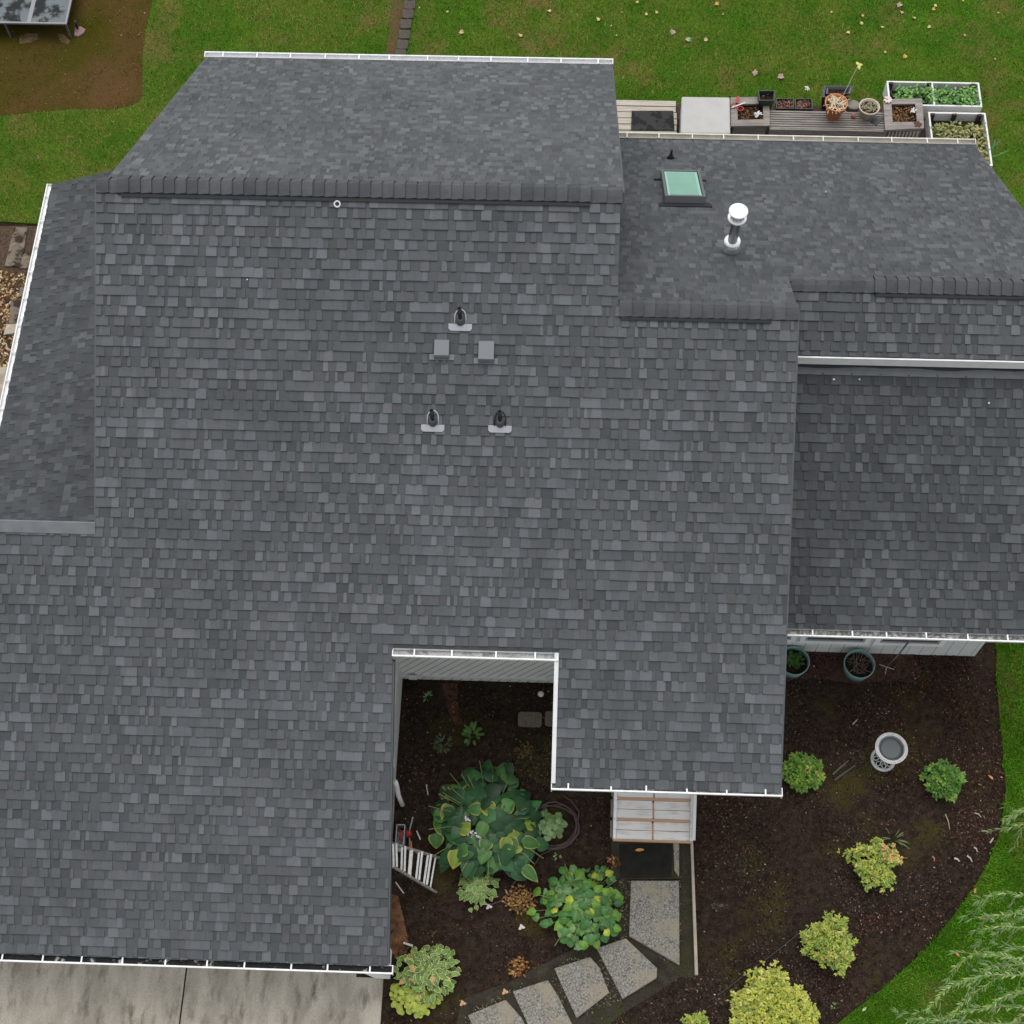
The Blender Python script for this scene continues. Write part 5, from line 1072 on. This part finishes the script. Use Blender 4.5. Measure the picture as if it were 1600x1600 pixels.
pr = []
for c in ((.50, .36, .20), (.58, .44, .22), (.55, .34, .08), (.38, .27, .22), (.28, .38, .22)):
    q = MB(); leafshape(q, c); pr.append((q, c))
first = {}
for i, (x, y, s) in enumerate(LV):
    k = 4 if (x, y) == (1075, 62) else (3 if s > 1.25 else (2 if x in (1120, 1414, 1459) else random.choice((0, 1))))
    p = Vector(atg(x, y, .075))
    if k not in first: o = pr[k][0].build('fallen_leaf', M['leafm']); first[k] = o
    else: o = first[k].copy(); COL.objects.link(o)
    o.location = p; o.rotation_euler = (random.uniform(-.3, .3), random.uniform(-.3, .3), random.uniform(0, 6.28)); sc = s*.68; o.scale = (sc, sc, sc)
    tag(o, ('pale tan dry leaf lying on the back lawn', 'pale yellow tan dry leaf lying on the back lawn', 'orange yellow leaf lying on the back lawn', 'large brownish pink leaf lying on the back lawn', 'only pale green leaf lying on the back lawn')[k], 'leaf', 'leaves fallen on the back lawn')
for (x, y, ang, lab) in ((1523, 1396, 1.4, 'thin orange leaf on the grass strip beside the garden curve'), (1499, 1495, 2.2, 'orange leaf on the grass left of the willow'), (1347, 1580, .7, 'pale green leaf on the grass at the lower right'), (1552, 1218, 2.3, 'orange leaf on the soil close to the right lawn')):
    p = Vector(atg(x, y, .07)); q = MB(); leaf(q, p, (math.cos(ang), math.sin(ang), .05), .11, .04, (.55, .25, .09) if 'orange' in lab else (.35, .5, .22), None, nt=4); tag(q.build('fallen_leaf', M['leafm'], origin=p), lab, 'leaf')
for (x, y, lab) in ((723, 1568, 'pale orange leaf on the soil beside the lowest slab'), (789, 1550, 'small orange leaf beside the fourth slab'), (764, 1417, 'white scrap on the soil under the small cream edged hosta'), (815, 1448+1, 'small white petal between the hostas')):
    p = Vector(atg(x, y, .04)); q = MB(); [leaf(q, p, sdir(k*1.9, .2), .06, .05, (.55, .32, .18) if 'orange' in lab else (.65, .62, .56), None, nt=3) for k in range(3)]; tag(q.build('scrap' if 'white' in lab else 'fallen_leaf', M['leafm'], origin=p), lab, 'leaf' if 'orange' in lab else 'scrap')

# ------------------------------------------------------------------ ground cover: grass blades, bark and litter
def inpoly(X, Y, poly):
    ins = np.zeros(len(X), bool); n = len(poly)
    for i in range(n):
        x0, y0 = poly[i]; x1, y1 = poly[(i+1) % n]
        if y0 == y1: continue
        c = ((y0 > Y) != (y1 > Y)) & (X < (x1-x0)*(Y-y0)/(y1-y0)+x0); ins ^= c
    return ins
def wav(X, Y, f, s):
    r = np.random.default_rng(s); o = np.zeros(len(X))
    for k in range(7):
        a = r.uniform(0, 6.28); q = f*r.uniform(.6, 2.2); o += np.sin(q*(X*math.cos(a)+Y*math.sin(a))+r.uniform(0, 6.28)+1.3*np.sin(q*.7*(Y*math.cos(a)-X*math.sin(a))))
    return o/7**.5
def visible(X, Y, Z, pad=25):
    d = np.stack((X, Y, Z-H)); v = np.stack([CE[i]*d[0]+CN[i]*d[1]+CU[i]*d[2] for i in range(3)]); px = 800+F*v[0]/v[2]; py = 800+F*v[1]/v[2]
    return (px > -pad) & (px < 1600+pad) & (py > -pad) & (py < 1600+pad)
def scatter(name, X, Y, Z, Hh, Wd, col, mat, flat, label, kind='stuff'):
    n = len(X); az = rng.uniform(0, 6.283, n); la = rng.uniform(0, 6.283, n)
    if flat:
        lx, ly = np.cos(az)*Hh, np.sin(az)*Hh; wx, wy = -np.sin(az)*Wd, np.cos(az)*Wd; t1 = rng.uniform(-.35, .35, n)*Hh; t2 = rng.uniform(-.35, .35, n)*Wd; z0 = Z+.008+np.abs(t1)
        V = np.stack((np.stack((X-lx-wx, Y-ly-wy, z0-t1-t2), 1), np.stack((X+lx-wx, Y+ly-wy, z0+t1-t2), 1), np.stack((X+lx+wx, Y+ly+wy, z0+t1+t2), 1), np.stack((X-lx+wx, Y-ly+wy, z0-t1+t2), 1)), 1).reshape(-1, 3); k = 4
    else:
        le = rng.uniform(.25, 1.0, n)*Hh; bx, by = np.cos(az)*Wd, np.sin(az)*Wd
        V = np.stack((np.stack((X-bx, Y-by, Z), 1), np.stack((X+bx, Y+by, Z), 1), np.stack((X+np.cos(la)*le, Y+np.sin(la)*le, Z+Hh), 1)), 1).reshape(-1, 3); k = 3
    me = bpy.data.meshes.new(name); me.vertices.add(n*k); me.vertices.foreach_set('co', V.astype(np.float32).ravel()); me.loops.add(n*k); me.loops.foreach_set('vertex_index', np.arange(n*k, dtype=np.int32))
    me.polygons.add(n); me.polygons.foreach_set('loop_start', np.arange(0, n*k, k, dtype=np.int32)); me.update(calc_edges=True)
    at = me.color_attributes.new('Col', 'FLOAT_COLOR', 'POINT'); C4 = np.ones((n, k, 4), np.float32); C4[:, :, :3] = col[:, None, :]
    at.data.foreach_set('color', C4.ravel()); me.materials.append(mat); o = bpy.data.objects.new(name, me); COL.objects.link(o); o['kind'] = kind; o['label'] = label; return o
def mixc(a, b, t): return np.array(a)[None]*(1-t[:, None])+np.array(b)[None]*t[:, None]
N = 520000
X = rng.uniform(-14.5, 13, N); Y = rng.uniform(1.5, 27, N); keep = (Y > 18.3) | (X > 5.0) | ((X < -7.5) & (Y > 15.5)); X, Y = X[keep], Y[keep]
X2 = rng.uniform(5.0, 9.5, 90000); Y2 = rng.uniform(1.5, 10.5, 90000); X = np.concatenate((X, X2)); Y = np.concatenate((Y, Y2))
Z = gz(X, Y)+.035
jx, jy = rng.normal(0, .022, len(X)), rng.normal(0, .022, len(X)); ok = visible(X, Y, Z) & inpoly(X+jx+.02*np.sin(Y*9), Y+jy, lawn_back) & ~(inpoly(X, Y, strip_poly) & (rng.random(len(X)) < .55)) & ~((Y > 10) & (Y < 18.0) & (X > -9) & (X < 7.0))
deckx = ((X > 1.0) & (X < zat(1446, 200, zd).x) & (Y < ytop) & (Y > 15)); ok &= ~deckx; X, Y, Z = X[ok], Y[ok], Z[ok]
mo = inpoly(X, Y, moss_poly); kp = ~mo | (rng.random(len(X)) < .10+.45*(wav(X, Y, 2.5, 51) > .5)); X, Y, Z, mo = X[kp], Y[kp], Z[kp], mo[kp]
t1 = np.clip(.5+.55*wav(X, Y, 1.6, 1), 0, 1); t2 = np.clip(.45+.8*wav(X, Y, 6, 2), 0, 1); left = sst(-2, -7, X)*1.0; dryp = np.clip(wav(X, Y, 1.3, 3)*.8+wav(X, Y, 4.2, 4)*.75+wav(X, Y, 11, 5)*.35+.10+left*.62, 0, 1); dryp *= (Y > 15)
colr = mixc((.026, .100, .004), (.070, .190, .010), t1*.6+t2*.4); colr = colr*(1-dryp[:, None]*.88)+np.array((.175, .150, .042))[None]*dryp[:, None]*.88
rg = (X > 6)[:, None]; colr = colr*1.12; colr = np.where(rg, colr*np.array((1.0, 1.08, 1.0)), colr); colr[mo] = (.055, .055, .008); colr *= 1.62*rng.uniform(.45, 1.55, (len(X), 1)); dead = rng.random(len(X)) < .010; colr[dead] = (.20, .17, .05)
scatter('grass', X, Y, Z-.01, rng.uniform(.035, .085, len(X)), .0085, colr, M['grass'], False, 'short green and partly yellowed lawn grass')
print('grass', len(X))
# bark chips over the beds
N = 210000; X = rng.uniform(-2.6, 9.2, N); Y = rng.uniform(1.8, 10.2, N); Z = gz(X, Y)
slabs_ = gp([(954, 1310), (1064, 1310), (1064, 1510), (1026, 1530), (975, 1562), (905, 1592), (870, 1640), (700, 1650), (730, 1580), (800, 1545), (866, 1510), (930, 1478), (975, 1462)])
ok = visible(X, Y, Z) & ~inpoly(X, Y, lawn_back) & ~(inpoly(X, Y, slabs_) & (rng.random(N) < .93)) & ~((X < xr+.02) & (Y < 4.1)); ok &= rng.random(N) < np.clip(.55+.5*wav(X, Y, 2.2, 41), .12, 1)*np.where((X < 1) & (Y < 6.5), .45, 1); X, Y, Z = X[ok], Y[ok], Z[ok]; n = len(X)
rr = rng.random(n); colr = np.empty((n, 3)); ch = [(.018, .012, .010), (.036, .023, .018), (.065, .040, .032), (.09, .06, .046), (.16, .125, .095), (.42, .36, .29)]; cut = [.34, .66, .87, .965, .994, 1.01]
ix = np.searchsorted(cut, rr); colr = np.array(ch)[ix]*rng.uniform(.7, 1.3, (n, 1)); mossy = wav(X, Y, 1.5, 9) > 1.0; colr[mossy & (rr < .6)] = (.05, .05, .012); colr *= (.75+.45*np.clip(.5+.6*wav(X, Y, 3.1, 21), 0, 1))[:, None]; red = wav(X, Y, .9, 22) > .5; colr[red] *= np.array((1.15, .95, .92))
sz = np.where(ix >= 5, rng.uniform(.005, .014, n), rng.uniform(.005, .019, n)); scatter('bark_chips', X, Y, Z+.006, sz, sz*rng.uniform(.25, .6, n), colr, M['chips'], True, 'dark bark mulch and litter covering the garden beds')
N = 30000; X = rng.uniform(-2.3, 3.2, N); Y = rng.uniform(2.0, 6.2, N); Z = gz(X, Y); ok = inpoly(X, Y, slabs_) & visible(X, Y, Z) & (wav(X, Y, 4, 31) > -.2); X, Y, Z = X[ok], Y[ok], Z[ok]; n = len(X)
ch = np.array([(.10, .085, .06), (.20, .17, .12), (.05, .05, .015), (.03, .025, .018)]); scatter('path_gravel', X, Y, Z+.026, rng.uniform(.006, .014, n), rng.uniform(.005, .01, n), ch[rng.integers(0, 4, n)], M['chips'], True, 'fine gravel and moss in the joints between the path slabs')
# leaf litter on the left bed and specks on the moss
N = 26000; X = rng.uniform(-13.5, -9, N); Y = rng.uniform(9, 17.2, N); Z = gz(X, Y); ok = visible(X, Y, Z) & inpoly(X, Y, side_poly); X, Y, Z = X[ok], Y[ok], Z[ok]; n = len(X)
zone = np.clip(.5+.7*wav(X, Y, 1.5, 12)+(X < -11.0)*.5+(Y > 14.3)*(X < -10.6)*.6, 0, 1); k = rng.random(n) < zone*.75+.1; X, Y, Z = X[k], Y[k], Z[k]; n = len(X); ch = np.array([(.10, .05, .025), (.22, .13, .06), (.40, .26, .13), (.55, .42, .26), (.05, .03, .02)])
scatter('leaf_litter', X, Y, Z+.012, rng.uniform(.012, .04, n), rng.uniform(.008, .02, n), ch[rng.integers(0, 5, n)]*rng.uniform(.7, 1.2, (n, 1)), M['chips'], True, 'golden brown leaf litter on the left side bed')
N = 1500; X = rng.uniform(-14, -8, N); Y = rng.uniform(19, 26, N); ok = inpoly(X, Y, moss_poly); X, Y = X[ok], Y[ok]; n = len(X); ch = np.array([(.10, .08, .03), (.16, .13, .07), (.05, .04, .02), (.34, .30, .24)])
scatter('dirt_litter', X, Y, gz(X, Y)+.045, rng.uniform(.006, .022, n), rng.uniform(.004, .010, n), ch[np.searchsorted([.4, .7, .97], rng.random(n))], M['chips'], True, 'small twigs and specks on the bare dirt patch')

# internal bookkeeping is not part of the scene
for o in bpy.data.objects:
    if '_o' in o: del o['_o']
